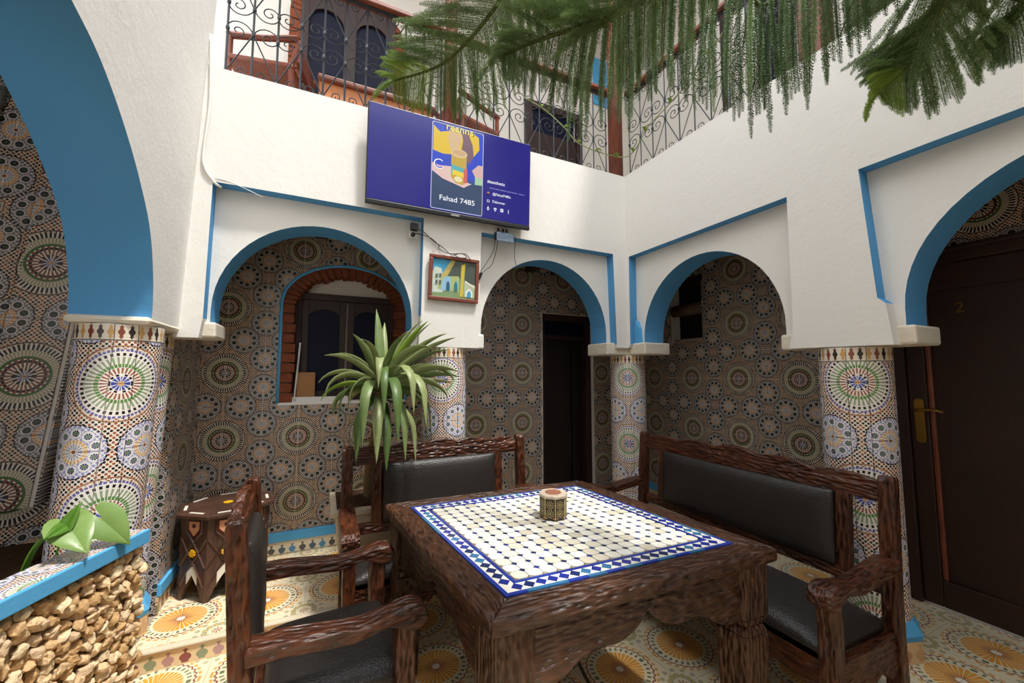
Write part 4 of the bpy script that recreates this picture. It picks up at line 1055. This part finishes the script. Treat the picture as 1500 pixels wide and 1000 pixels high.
def seat(name, label, cat, W, D, H, loc, rz, horiz, deep, stile=True, seg=3):
    """carved frame seat; local x along the width, back at y=0, front towards -y. horiz/deep: wood axes in the world"""
    t = thing(name, label, cat, loc, rz, 'carved walnut seats')
    wx, wd, wz = M['wood_' + horiz], M['wood_' + deep], M['wood_z']
    B = dict(world=False, bevel=.007)
    hs = .40
    for sx_ in (-1, 1):
        x = sx_ * (W / 2 - .03)
        prof = [(-.03, 0), (.03, 0), (.022, .3), (.025, .5), (.055, H - .02), (.05, H), (.012, H), (.002, H - .02), (-.032, .5), (-.035, .3)]
        MB().prism(prof, x - .03, x + .03, 'x').build('back_post', wz, t, **B)
        fx = -D + .06
        prof = [(fx - .028, 0), (fx + .028, 0), (fx + .032, .15), (fx + .025, .3), (fx + .035, .5), (fx + .028, .615), (fx - .035, .615), (fx - .03, .5), (fx - .04, .34), (fx - .03, .15)]
        MB().prism(prof, x - .03, x + .03, 'x').build('front_leg', wz, t, **B)
        # arm with rolled end
        up = [(-.005, .672), (-.12, .668), (-.3, .645), (-D + .14, .652), (-D + .06, .668), (-D + .012, .662)]
        end = [(-D - .012, .635), (-D - .010, .605), (-D + .015, .585), (-D + .05, .583), (-D + .075, .60)]
        lo_ = [(-D + .12, .618), (-.3, .598), (-.12, .618), (-.005, .622)]
        MB().prism(catmull(up, 4) + end + lo_, x - .042, x + .042, 'x').build('arm', wd, t, world=False, bevel=.010, seg=3)
        # side rail with scalloped underside
        sd = [(-.02, hs - .02), (-.02, hs - .15), (-.08, hs - .19), (-.15, hs - .14), (-.22, hs - .165), (-.3, hs - .14), (-D + .14, hs - .20), (-D + .08, hs - .2), (-D + .08, hs - .02)]
        MB().prism(sd, x - .018, x + .018, 'x').build('side_rail', wd, t, **B)
    # back rails and crest
    iy = .02
    MB().bx(-W / 2 + .05, W / 2 - .05, iy - .005, iy + .04, H - .115, H - .045).build('top_rail', wx, t, **B)
    n = 60; cr = [(-W / 2 + .05, H - .05)]
    for k in range(n + 1):
        f = k / n; c = abs(2 * f - 1); x = lerp(-W / 2 + .05, W / 2 - .05, f)
        z = H - .028 + .022 * (1 - c) + .026 * abs(math.cos(c * 2.5 * PI)) ** .8 * (1 - .3 * c) - .006
        cr.append((x, z))
    cr.append((W / 2 - .05, H - .05))
    MB().prism(list(reversed(cr)), iy + .006, iy + .038, 'y').build('crest', wx, t, world=False, bevel=.006)
    MB().bx(-W / 2 + .05, W / 2 - .05, -.008, .032, .50, .56).build('lower_back_rail', wx, t, **B)
    xs = W / 2 - (.20 if W > .8 else .10)
    for sx_ in (-1, 1):
        MB().prism([(-.008, .55), (.03, .55), (.055, H - .10), (.015, H - .10)], sx_ * xs - .03, sx_ * xs + .03, 'x').build('back_stile', wz, t, **B)
    hb_ = H - .115 - .56
    M4 = Matrix.Translation((0, .012, .56 + hb_ / 2)) @ Matrix.Rotation(PI / 2 - .05, 4, 'X')
    cushion(2 * xs - .06, hb_ + .01, .05, 'leather_back', M['leather'], t, M4)
    # seat
    MB().prism([(-W / 2 + .05, hs + .01)] + [(lerp(-W / 2 + .05, W / 2 - .05, k / 40), hs - .13 - .035 * abs(math.cos(abs(2 * k / 40 - 1) * 2 * PI)) + .04 * abs(2 * k / 40 - 1) ** 4) for k in range(41)] + [(W / 2 - .05, hs + .01)], -D + .04, -D + .075, 'y').build('front_rail', wx, t, **B)
    MB().bx(-W / 2 + .05, W / 2 - .05, -.06, -.02, hs - .12, hs).build('rear_rail', wx, t, **B)
    cushion(W - .09, D - .09, .085, 'leather_seat', M['leather'], t, Matrix.Translation((0, -D / 2 - .005, hs - .02)))
    return t
seat('carved_bench', 'carved two seat bench with black leather back standing below the yucca', 'bench', 1.19, .42, 1.01, (.71, 2.545, 0), 0, 'x', 'y')
seat('carved_bench', 'carved bench with black leather back in front of the numbered door', 'bench', 1.50, .53, 1.00, (2.195, 1.61, 0), -PI / 2, 'y', 'x')
seat('carved_armchair', 'carved single armchair with black leather seat next to the stone planter', 'chair', .58, .525, 1.025, (-.20, 1.675, 0), PI / 2 + .06, 'y', 'x')

# ================================================================== OCTAGONAL SIDE TABLE
ot = thing('octagonal_side_table', 'octagonal dark wood side table inlaid with ivory chevrons and amber stars', 'side table', (-.535, 3.20, GZ), .16)
rt, rb, ht = .272, .240, .50
MB().lathe([(rt - .012, ht - .022), (rt, ht - .012), (rt, ht), (rt - .01, ht + .005)], 8, a0=PI / 8).build('top', M['walnut_inlay'], ot, world=False)
MB().lathe([(.028, ht + .0052), (.028, ht + .0075)], 10).build('amber_star', M['amber'], ot, world=False)
for k in range(8):
    a = 2 * PI * k / 8
    for rr_, wd in ((.215, .06), (.15, .02)):
        c_, s_ = math.cos(a), math.sin(a)
        mb = MB().box((0, 0, 0), (.016, wd * 2 * .8, .003)); mb.xf(lambda p: Vector((c_ * (rr_ + p.x) - s_ * p.y, s_ * (rr_ + p.x) + c_ * p.y, ht + .006 + p.z)))
        if wd > .03: mb.build('ivory_strip', M['ivory'], ot, world=False)
apo = rb * math.cos(PI / 8); hw_ = rb * math.sin(PI / 8)
for k in range(8):
    a = 2 * PI * k / 8; c_, s_ = math.cos(a), math.sin(a)
    def F(p, base=apo):   # local panel: x across, y outward depth, z up
        return Vector((c_ * (base + p[1]) - s_ * p[0], s_ * (base + p[1]) + c_ * p[0], p[2]))
    h = hw_
    notch = [(-h, 0), (-h + .02, 0), (-h + .028, .03), (-h + .04, .05), (-h + .046, .075), (-h + .06, .09), (0, .165), (h - .06, .09), (h - .046, .075), (h - .04, .05), (h - .028, .03), (h - .02, 0), (h, 0), (h, ht - .022), (-h, ht - .022)]
    MB().prism(notch, -.016, 0, 'y').xf(F).build('side_panel', M['walnut_inlay'], ot, world=False)
    mb = MB()
    for pts_ in ([(-h + .012, .09), (0, .235), (h - .012, .09)], [(-h + .006, .20), (0, .345), (h - .006, .20)], [(-h + .006, .36), (0, .215), (h - .006, .36)], [(-.052, .475), (-.052, .40), (0, .34), (.052, .40), (.052, .475)]):
        mb.tube([Vector((x, .002, z)) for x, z in pts_], .0065, 4)
    mb.xf(F).build('lattice_moulding', M['walnut_inlay'], ot, world=False)
    MB().prism([(-.036, .10), (0, .155), (.036, .10), (.036, .165), (0, .205), (-.036, .165)], 0, .004, 'y').xf(F).build('ivory_chevron', M['ivory'], ot, world=False)
    MB().prism([(.0225 * (1 if i % 2 else .76) * math.cos(2 * PI * i / 16), .278 + .0225 * (1 if i % 2 else .76) * math.sin(2 * PI * i / 16)) for i in range(16)], 0, .012, 'y').xf(F).build('amber_star', M['amber'], ot, world=False)
    MB().prism([(-.046, .468), (-.046, .412), (0, .362), (.046, .412), (.046, .468)], 0, .003, 'y').xf(F).build('crimson_border', M['crimson'], ot, world=False)
    MB().prism([(-.036, .46), (-.036, .416), (0, .376), (.036, .416), (.036, .46)], .003, .005, 'y').xf(F).build('peach_inlay', M['peach'], ot, world=False)
    MB().prism(ell(0, .436, .013, .013, 8), .005, .007, 'y').xf(F).build('crimson_dot', M['crimson'], ot, world=False)

# ================================================================== STONE PLANTER
P0 = Vector((-.687, 2.31)); dv = Vector((-.327, -.945)).normalized(); nv = Vector((-dv.y, dv.x)) * -1
if nv.x < 0: nv = -nv
pl = thing('stone_planter', 'planter wall faced with rough tan stones under a tiled ledge with a blue edge', 'planter', (P0.x, P0.y, 0))
PLZ = .765; LEN = 1.15
def pw(s_, n_, z_): q = P0 + dv * s_ + nv * n_; return Vector((q.x, q.y, z_))   # along, outward, up
MB().bx(0, LEN, -.112, -.018, 0, PLZ - .02).xf(lambda p: pw(p.x, p.y, p.z)).build('mortar_wall', simple('mortar', '#8a7457', .95, 0, .1, .3, 30, .6, 50), pl)
n = 6
for i in range(n): MB().bx(LEN * i / n + .001, LEN * (i + 1) / n - .001, -.124, .010, PLZ - .018, PLZ).xf(lambda p: pw(p.x, p.y, p.z)).build('ledge_tile', M['tile_ledge'], pl)
MB().bx(0, LEN, .010, .026, PLZ - .055, PLZ + .002).xf(lambda p: pw(p.x, p.y, p.z)).build('blue_edge', M['sky_blue'], pl, bevel=.004)
stm = [simple('stone_%d' % i, h, .9, 0, .2, .3, 35, .7, 70, .008) for i, h in enumerate(('#d6b68c', '#c9a679', '#e0c8a2', '#bd986a', '#d2b592'))]
stones = []
for k in range(10):
    bm = bmesh.new(); bmesh.ops.create_icosphere(bm, subdivisions=2, radius=1.0)
    sx_, sy_, sz_ = R.uniform(.023, .032), R.uniform(.021, .029), R.uniform(.018, .026)
    dirs = [Vector((R.gauss(0, 1), R.gauss(0, 1), R.gauss(0, 1))).normalized() for _ in range(7)]
    for v in bm.verts:
        m_ = 1.0
        for d_ in dirs: m_ -= max(0, v.co.normalized().dot(d_) - .62) * R.uniform(.5, .9)
        m_ += R.uniform(-.20, .16)
        v.co = Vector((v.co.x * sx_, v.co.y * sy_, v.co.z * sz_)) * m_
    me = bpy.data.meshes.new('stone'); bm.to_mesh(me); bm.free(); me.materials.append(stm[k % 5]); stones.append(me)
zr = .02; row = 0
while zr < PLZ - .075:
    s_ = R.uniform(0, .03)
    while s_ < .80:
        o = link('stone', R.choice(stones), pl)
        q = pw(s_, R.uniform(-.014, .002), zr + R.uniform(-.010, .010)); o.location = q - pl.location
        o.rotation_euler = (R.uniform(-3, 3), R.uniform(-3, 3), R.uniform(-3, 3))
        s_ += R.uniform(.042, .056)
    zr += .0365
tag(MB().prism([tuple(pw(LEN, -.112, 0))[:2]] + [(-.905 + .150 * math.cos(math.radians(a_)), 2.46 + .150 * math.sin(math.radians(a_))) for a_ in range(-48, -195, -14)] + [(-1.15, 2.56), (-1.15, 2.85), (-2.3, 2.85), (-2.3, 1.2)], .05, .61, 'z').build('planter_soil', M['soil']), 'dark soil bed inside the planter behind the tiled ledge', 'soil')
# ================================================================== PLANTS
def leafmat(name, a, b_, rough=.4, trans=.25):
    m, nt, b = newmat(name); _, p = pos(nt)
    c = mixc(nt, noise(nt, 14, 3, .6, p), a, b_)
    nt.links.new(c, b.inputs['Base Color']); b.inputs['Roughness'].default_value = rough
    tr_ = nt.nodes.new('ShaderNodeBsdfTranslucent'); nt.links.new(c, tr_.inputs['Color'])
    mx = nt.nodes.new('ShaderNodeMixShader'); mx.inputs[0].default_value = trans
    nt.links.new(b.outputs[0], mx.inputs[1]); nt.links.new(tr_.outputs[0], mx.inputs[2])
    nt.links.new(mx.outputs[0], nt.nodes['Material Output'].inputs['Surface'])
    return m
M['yucca'] = [leafmat('yucca_leaf_%d' % i, a, b_) for i, (a, b_) in enumerate((('#5c7540', '#8c9c64'), ('#7c8c52', '#b0b884'), ('#4a6434', '#6c8448'), ('#7fa03a', '#9dbb4c')))]
def blade(pts, w_, nm, mat, parent, fold=.25, th=.0016, side=None, roll=0):
    """strap leaf along pts, V folded, with thickness"""
    pts = [Vector(p) for p in pts]; mb = MB(); n = len(pts); rows = []
    for i, p in enumerate(pts):
        f = i / (n - 1); ww = w_ * (min(1, f * 5 + .45)) * (1 - max(0, (f - .45) / .55) ** 1.8) + .0006
        t_ = (pts[min(i + 1, n - 1)] - pts[max(i - 1, 0)]).normalized()
        sd = side if side is not None else t_.cross(Vector((0, 0, 1)))
        sd = sd.normalized() if sd.length > .05 else Vector((1, 0, 0))
        up = sd.cross(t_).normalized()
        sd, up = sd * math.cos(roll) + up * math.sin(roll), up * math.cos(roll) - sd * math.sin(roll)
        rows.append([p - sd * ww + up * ww * fold, p, p + sd * ww + up * ww * fold, p + sd * ww + up * (ww * fold - th), p - up * th, p - sd * ww + up * (ww * fold - th)])
    for r_ in rows: mb.v += [tuple(q) for q in r_]
    for i in range(n - 1):
        for k in range(6):
            k2 = (k + 1) % 6; mb.f.append([i * 6 + k, i * 6 + k2, (i + 1) * 6 + k2, (i + 1) * 6 + k]); mb.m.append(0)
    return mb.build(nm, mat, parent, smooth=True)
def strap_curve(base, az, elev, L, droop, n=11):
    """start direction az/elev, bends down progressively"""
    P = [Vector(base)]; e = elev; st = L / (n - 1)
    for i in range(n - 1):
        f = i / (n - 1); P.append(P[-1] + Vector((math.cos(az) * math.cos(e), math.sin(az) * math.cos(e), math.sin(e))) * st)
        e = max(-1.45, e - droop * (.4 + 1.6 * f) * (1 / (n - 1)))
    return P
yc = Vector((.33, 2.60, 1.36))
yu = thing('yucca_plant', 'tall potted yucca with long drooping strap leaves behind the carved bench', 'plant', (.29, 2.87, .62))
MB().tube(catmull([(.29, 2.87, .60), (.30, 2.84, .85), (.32, 2.70, 1.1), (.33, 2.62, 1.28), (.33, 2.60, 1.40)], 4), [.03] * 9 + [.026] * 4 + [.022] * 4, 10).build('trunk', simple('yucca_trunk', '#7d6a4c', .9, 0, .2, .3, 40, .7, 60), yu, smooth=True)
# hand placed leaves: (azimuth deg, elevation deg, length, droop rad, base height offset)
LV = [(100, 80, .50, .25, .03), (20, 68, .50, .5, .03), (0, 52, .52, .55, .02), (-20, 64, .46, .4, .04), (160, 55, .50, 1.2, .02), (175, 38, .52, 1.6, 0), (-10, 20, .48, .6, 0), (5, 12, .46, .4, -.01), (80, 72, .44, .3, .03), (-160, 70, .46, .5, .03),
      (-60, 35, .62, 3.6, 0), (-85, 30, .66, 3.7, -.01), (-110, 28, .64, 3.7, -.02), (-130, 35, .64, 3.4, -.02), (-150, 25, .55, 3.0, -.03), (175, 15, .48, 2.2, -.03), (-165, 40, .55, 2.4, -.01),
      (-45, 20, .58, 3.5, -.04), (-75, 5, .58, 3.0, -.05), (-100, 5, .56, 3.0, -.06), (-120, 0, .52, 2.8, -.07), (-35, 15, .50, 3.6, -.05), (-55, -10, .50, 2.4, -.08), (-90, -15, .50, 2.2, -.09), (-140, -5, .48, 2.5, -.08), (-70, 50, .60, 3.9, .0), (-95, 48, .60, 4.0, .0),
      (60, 60, .42, .8, .03), (10, 60, .50, .35, .03), (-8, 45, .54, .5, .02), (8, 40, .5, .6, .02), (-30, 30, .5, .9, 0), (180, 50, .5, 1.0, .02), (-170, 22, .5, 1.5, -.02), (-100, 60, .5, 3.2, .02), (-120, 66, .40, 1.3, .04), (-60, 72, .38, 1.0, .05), (130, 20, .42, 1.8, -.04), (-18, 25, .45, 1.6, -.02), (-15, 40, .50, 1.7, 0), (-40, 62, .42, 1.4, .03)]
for i, (az, el, L, dr, dz) in enumerate(LV):
    L = L * (.74 if math.cos(math.radians(az)) < -.6 else 1.0)
    a = math.radians(az); b0 = yc + Vector((math.cos(a) * .02, math.sin(a) * .02, dz))
    blade(strap_curve(b0, a, math.radians(el), L, dr), R.uniform(.023, .031), 'leaf', M['yucca'][1 if dr < 2 and i % 3 else (i % 3)] if i not in (3, 33) else M['yucca'][3], yu, roll=(.75 if math.cos(a) > .6 else (-.75 if math.cos(a) < -.6 else R.uniform(-.35, .35))))
pt = thing('plant_pot', 'square tapered beige stone pot holding the yucca behind the bench', 'pot', (.29, 2.87, GZ))
def frus(x, y, a0, a1, z0, z1): return MB().add([(x - a0, y - a0, z0), (x + a0, y - a0, z0), (x + a0, y + a0, z0), (x - a0, y + a0, z0), (x - a1, y - a1, z1), (x + a1, y - a1, z1), (x + a1, y + a1, z1), (x - a1, y + a1, z1)], [(3, 2, 1, 0), (4, 5, 6, 7), (0, 1, 5, 4), (1, 2, 6, 5), (2, 3, 7, 6), (3, 0, 4, 7)])
frus(.29, 2.87, .15, .20, GZ, .58).build('body', M['beige_stone'], pt, bevel=.01)
frus(.29, 2.87, .225, .225, .58, .62).build('rim', M['beige_stone'], pt, bevel=.008)
frus(.29, 2.87, .19, .19, .62, .626).build('soil', M['soil'], pt)

# arrow leaves in the planter
M['arrow'] = [leafmat('arrow_leaf_%d' % i, a, b_, .35) for i, (a, b_) in enumerate((('#76964a', '#9ab56c'), ('#6c8e44', '#8fac60'), ('#4a7420', '#5f8c2a')))]
sy = thing('arrowhead_plant', 'young green arrowhead plant with broad leaves over the blue planter edge', 'plant', (-.93, 2.12, .61))
def arrow(c, tip, wd, nrm, mat):
    c, tip, nrm = Vector(c), Vector(tip), Vector(nrm).normalized(); ax = tip - c; L = ax.length; ax.normalize(); sd = ax.cross(nrm).normalized(); nn = sd.cross(ax).normalized()
    half_ = [(-.42, .10), (-.48, .26), (-.40, .42), (-.2, .54), (.05, .58), (.3, .50), (.55, .36), (.8, .16), (1, 0)]
    mb = MB(); spine = [(-.02, 0), (.05, 0), (.15, 0), (.3, 0), (.45, 0), (.6, 0), (.75, 0), (.88, 0), (1, 0)]
    def pt_(u, v): return c + ax * (u * L) + sd * (v * wd) + nn * (.12 * abs(v) * wd - .12 * u * u * L)
    for th in (0, -.0015):
        for sg in (1, -1):
            b0 = len(mb.v)
            for (u, v), (su, _) in zip(half_, spine): mb.v += [tuple(pt_(su, 0) + nn * th), tuple(pt_((u + su) / 2, sg * v / 2) + nn * (th + .006)), tuple(pt_(u, sg * v) + nn * th)]
            for i in range(8):
                for k in range(2): mb.f.append([b0 + i * 3 + k, b0 + i * 3 + k + 1, b0 + (i + 1) * 3 + k + 1, b0 + (i + 1) * 3 + k]); mb.m.append(0)
    return mb.build('leaf', mat, sy, smooth=True)
for c, tip, wd, nrm, mi in (((-.832, 2.068, .882), (-.748, 1.99, .806), .112, (.3, -.9, .5), 0), ((-.768, 2.150, .868), (-.674, 2.130, .768), .108, (.3, -.9, .5), 1), ((-.838, 2.06, .885), (-.812, 2.08, .965), .045, (-.2, -.9, .2), 2), ((-.842, 2.05, .885), (-.858, 1.985, .872), .04, (.2, -.9, .4), 2)):
    arrow(c, tip, wd, nrm, M['arrow'][mi])
    s_ = (Vector(c[:2]) - P0).dot(dv)
    MB().tube(catmull([tuple(pw(s_ + .03, -.17, .605)), tuple(pw(s_ + .02, -.165, .74)), tuple(pw(s_ + .01, -.13, .84)), c], 6), .0035, 6).build('stem', M['arrow'][2], sy, smooth=True)

# spiky plant behind the right bench
sp = thing('spiky_plant', 'small spiky leaved plant in a clay pot peeking over the right bench', 'plant', (2.96, 2.30, GZ))
MB().lathe([(.09, .0), (.12, .26), (.135, .26), (.135, .30), (.12, .30)], 16).build('pot', simple('clay', '#8a5638', .85), sp, world=False, smooth=False)
for i, (az, el, L, dr) in enumerate(((170, 80, .62, .3), (200, 74, .54, .5), (250, 70, .5, .6), (120, 66, .45, .8), (215, 50, .5, 1.4), (75, 65, .45, .8), (150, 40, .5, 1.6))):
    blade(strap_curve((2.96, 2.30, GZ + .30), math.radians(az), math.radians(el), L, dr), .016, 'leaf', M['yucca'][2 if i % 2 else 0], sp)

# boards in the window
t = tag(MB().box((WC - .29, YW + .09, WB + .125), (.13, .008, .22), M=Matrix.Rotation(-.10, 3, 'X')).build('wooden_board', simple('orange_board', '#a06c34', .5, 0, .5, .3, 30), bevel=.003), 'orange brown wooden panel leaning inside the brick arched window', 'panel')
t = tag(MB().box((WC - .355, YW + .075, WB + .24), (.012, .03, .46), M=Matrix.Rotation(.06, 3, 'Y')).build('white_lath', M['plastic_white'], bevel=.002), 'narrow white lath leaning against the brick jamb', 'lath')
t = thing('carton_strip', 'flat white carton lying on the window sill', 'carton', (WC - .2, YW + .03, WB + .004))
MB().bx(WC - .385, WC + .02, YW + .0, YW + .06, WB + .004, WB + .042).build('carton', M['plastic_white'], t, bevel=.002)
text('lettering', 'SI', .035, simple('ink', '#3a3a3c', .6), t, (WC - .375, YW - .001, WB + .011), ROTY)

# ================================================================== NORFOLK PINE
fwv = Vector((math.sin(YAW) * math.cos(PITCH), math.cos(YAW) * math.cos(PITCH), math.sin(PITCH))); rtv = Vector((math.cos(YAW), -math.sin(YAW), 0)); upv = rtv.cross(fwv)
def W(u, v, d): return Vector((0, 0, 1.45)) + (fwv + rtv * ((u - 750) / 580) + upv * ((500 - v) / 580)) * d
pm = [leafmat('pine_%d' % i, a, b_, .5) for i, (a, b_) in enumerate((('#4a663a', '#789458'), ('#6c8c52', '#98b274'), ('#8fb048', '#bcd072')))]
def branchlet(L, n, mat, seed, nl=.0125):
    rr_ = random.Random(seed); mb = MB(); n = int(n); cv = lambda z: -.10 * (z / L) ** 2 * L
    mb.tube([(0, cv(L * q / 5), -L * q / 5) for q in range(6)], [.002, .002, .0018, .0016, .0014, .001], 4, cap=False)
    for i in range(n):
        f = i / n; z = -L * f; az = i * 2.399 + rr_.uniform(-.3, .3); l = nl * rr_.uniform(.75, 1.15) * (1 - .55 * max(0, f - .85) / .15)
        c_, s_ = math.cos(az), math.sin(az)
        o_ = cv(z); a = Vector((c_ * .001, s_ * .001 + o_, z)); m_ = Vector((c_ * l * .7, s_ * l * .7 + o_, z - l * .45)); b = Vector((c_ * l * .95, s_ * l * .95 + o_, z - l * .35 + .002 * rr_.random())); sd = Vector((-s_, c_, 0)) * .0006
        k = len(mb.v); mb.v += [tuple(a - sd), tuple(a + sd), tuple(m_ + sd), tuple(b), tuple(m_ - sd)]; mb.f.append([k, k + 1, k + 2, k + 3, k + 4]); mb.m.append(0)
    me = bpy.data.meshes.new('branchlet'); me.from_pydata(mb.v, [], mb.f); me.materials.append(mat); me.update()
    return me
BL = {(q, k): branchlet(.4, 480, pm[q], q * 10 + k) for q in range(3) for k in range(2)}
tr = Vector((1.35, -.62, 0))
pn = thing('norfolk_pine', 'norfolk pine with long drooping needle branches hanging over the courtyard', 'tree', tuple(tr))
MB().tube([(tr.x, tr.y, .0), (tr.x + .01, tr.y, 2), (tr.x, tr.y, 4.6)], [.05, .04, .02], 10).build('trunk', simple('pine_bark', '#5a4634', .9, 0, .2, .3, 30, .8, 40), pn, smooth=True)
barkg = simple('pine_twig', '#5c6630', .8)
TWIGS = []
def pine_branch(pts, n, L0, L1, side0, down, tones, spread=1.0, nrm=None):
    """pts tip first. branchlets leave both sides, fall by gravity"""
    P = catmull([tuple(p) for p in pts], 8); P = [Vector(p) for p in P]; m = len(P)
    br = MB().tube(P, [lerp(.004, .012, i / (m - 1)) for i in range(m)], 6).build('branch', barkg, pn, smooth=True)
    vis = [P[i] for i in range(m)]
    tot = sum((P[i + 1] - P[i]).length for i in range(m - 1)); acc = 0; i = 0; nxt = 0
    inv = br.parent.matrix_basis.inverted()
    for q in range(n):
        f = (q + .5) / n; d = f * side0 * tot
        i = 0; a = 0
        while i < m - 2 and a + (P[i + 1] - P[i]).length < d: a += (P[i + 1] - P[i]).length; i += 1
        p = P[i] + (P[i + 1] - P[i]).normalized() * (d - a)
        tg = (P[max(i - 1, 0)] - P[i + 1]).normalized()      # towards tip
        sd = tg.cross(nrm if nrm else Vector((0, 0, 1))).normalized()
        for sg in (1, -1):
            dr = tg * R.uniform(.45, .65) + sd * sg * R.uniform(.75, 1.05) * spread + Vector((0, 0, -1)) * R.uniform(down[0], down[1])
            dr.normalize(); L = lerp(L0, L1, min(1, f * 4.5)) * R.uniform(.85, 1.12)
            tone = tones[0] if f < .10 else (tones[1] if R.random() < .7 else tones[2])
            TWIGS.append((BL[(tone, R.randrange(2))], br, inv @ p, dr.to_track_quat('-Z', 'Y'), Vector((1, 1, L / .4)), p + dr * L * .6))
    TWIGS.append((BL[(tones[0], 0)], br, inv @ P[0], (P[0] - P[2]).to_track_quat('-Z', 'Y'), Vector((1.2, 1.2, .25)), P[0]))
T = lambda z: Vector((tr.x, tr.y, z))
pine_branch([W(578, 118, 1.50), W(650, 92, 1.48), W(715, 25, 1.42), W(770, -60, 1.34), W(850, -160, 1.22), T(3.25)], 105, .07, .27, .62, (.05, .40), (2, 1, 1), nrm=Vector((-.05, -.70, -.55)))
pine_branch([W(735, 82, 1.20), W(790, 58, 1.18), W(880, 25, 1.12), W(960, -40, 1.05), T(3.1)], 60, .06, .21, .5, (.15, .6), (1, 1, 0), nrm=Vector((-.1, -.6, -.6)))
pine_branch([W(840, -15, 1.75), W(960, -20, 1.65), W(1080, -15, 1.52), W(1190, -60, 1.38), T(3.5)], 34, .66, .47, .62, (3.0, 6.0), (0, 0, 0), .5)
pine_branch([W(900, -40, 1.55), W(1000, -50, 1.5), W(1100, -60, 1.4), W(1200, -120, 1.3), T(3.6)], 18, .62, .50, .55, (3.0, 6.0), (0, 0, 1), .5)
pine_branch([W(1289, 132, 1.30), W(1340, 84, 1.28), W(1385, 0, 1.22), W(1410, -110, 1.12), T(3.0)], 95, .05, .24, .58, (.0, .3), (2, 1, 1), nrm=Vector((-.45, -.45, -.55)))
pine_branch([W(1450, 72, 1.25), W(1500, 9, 1.2), W(1530, -90, 1.1), T(2.9)], 60, .06, .22, .55, (.0, .35), (1, 1, 1), nrm=Vector((-.5, -.4, -.55)))
def twig_rank(q):
    d_ = q - Vector((0, 0, 1.45)); z = d_.dot(fwv)
    if z < .3: return 9
    u, v = abs(d_.dot(rtv) / z * 580) - 750, abs(d_.dot(upv) / z * 580) - 500
    return max(u, v, 0) + .1 * z          # distance outside the frame, then nearness
TWIGS.sort(key=lambda q: 1e6 if (q[5] - Vector((0, 0, 1.45))).dot(fwv) < .3 else twig_rank(q[5]))
for me, br, lo, qt, sc_, _ in TWIGS[:300]:
    o = link('branchlet', me, br); o.rotation_mode = 'QUATERNION'; o.rotation_quaternion = qt; o.scale = sc_; o.location = lo
vv, ff, mm = [], [], []
cache_ = {id(b): ([v.co.copy() for v in b.vertices], [tuple(p.vertices) for p in b.polygons]) for b in BL.values()}
for me, br, lo, qt, sc_, _ in TWIGS[300:]:
    mt = Matrix.Translation(lo) @ qt.to_matrix().to_4x4() @ Matrix.Diagonal((*sc_, 1)); cv_, cf_ = cache_[id(me)]; b0 = len(vv); mi = pm.index(me.materials[0])
    vv += [mt @ c_ for c_ in cv_]; ff += [[b0 + i for i in f_] for f_ in cf_]; mm += [mi] * len(cf_)
me = bpy.data.meshes.new('branchlet_mass'); me.from_pydata(vv, [], ff)
for m_ in pm: me.materials.append(m_)
me.polygons.foreach_set('material_index', mm); me.update()
link('branchlet_mass', me, pn)['kind'] = 'stuff'
pp_ = thing('tree_pot', 'large round clay pot of the norfolk pine', 'pot', (tr.x, tr.y, 0))
MB().lathe([(.18, 0), (.26, .38), (.29, .38), (.29, .44), (.25, .44), (.24, .40)], 24).build('body', simple('clay_pot', '#9a6242', .85, 0, .2, .2, 12), pp_, world=False, smooth=True)

# vine along the balcony
vn = thing('balcony_vine', 'thin green vine with small leaves trailing along the balcony railing', 'vine', (1.9, 2.75, 3.4))
vp = [(1.42, 2.77, 3.72), (1.62, 2.76, 3.66), (1.80, 2.75, 3.55), (1.92, 2.75, 3.46), (2.05, 2.74, 3.42), (2.25, 2.72, 3.40), (2.42, 2.68, 3.40), (2.47, 2.6, 3.46), (2.46, 2.45, 3.56), (2.46, 2.2, 3.62), (2.46, 1.9, 3.72), (2.46, 1.6, 3.92)]
vpc = catmull(vp, 6)
MB().tube(vpc, .005, 5).build('stem', M['yucca'][1], vn, smooth=True)
for i in range(5, len(vpc) - 1, 7):
    b0 = Vector(vpc[i]); a = R.uniform(0, 6.28) if b0.x < 2.3 else PI
    blade([b0, b0 + Vector((.02 * math.cos(a), -.015, .01)), b0 + Vector((.05 * math.cos(a), -.03, .005)), b0 + Vector((.08 * math.cos(a), -.035, -.012))], .014, 'leaf', M['yucca'][3], vn)
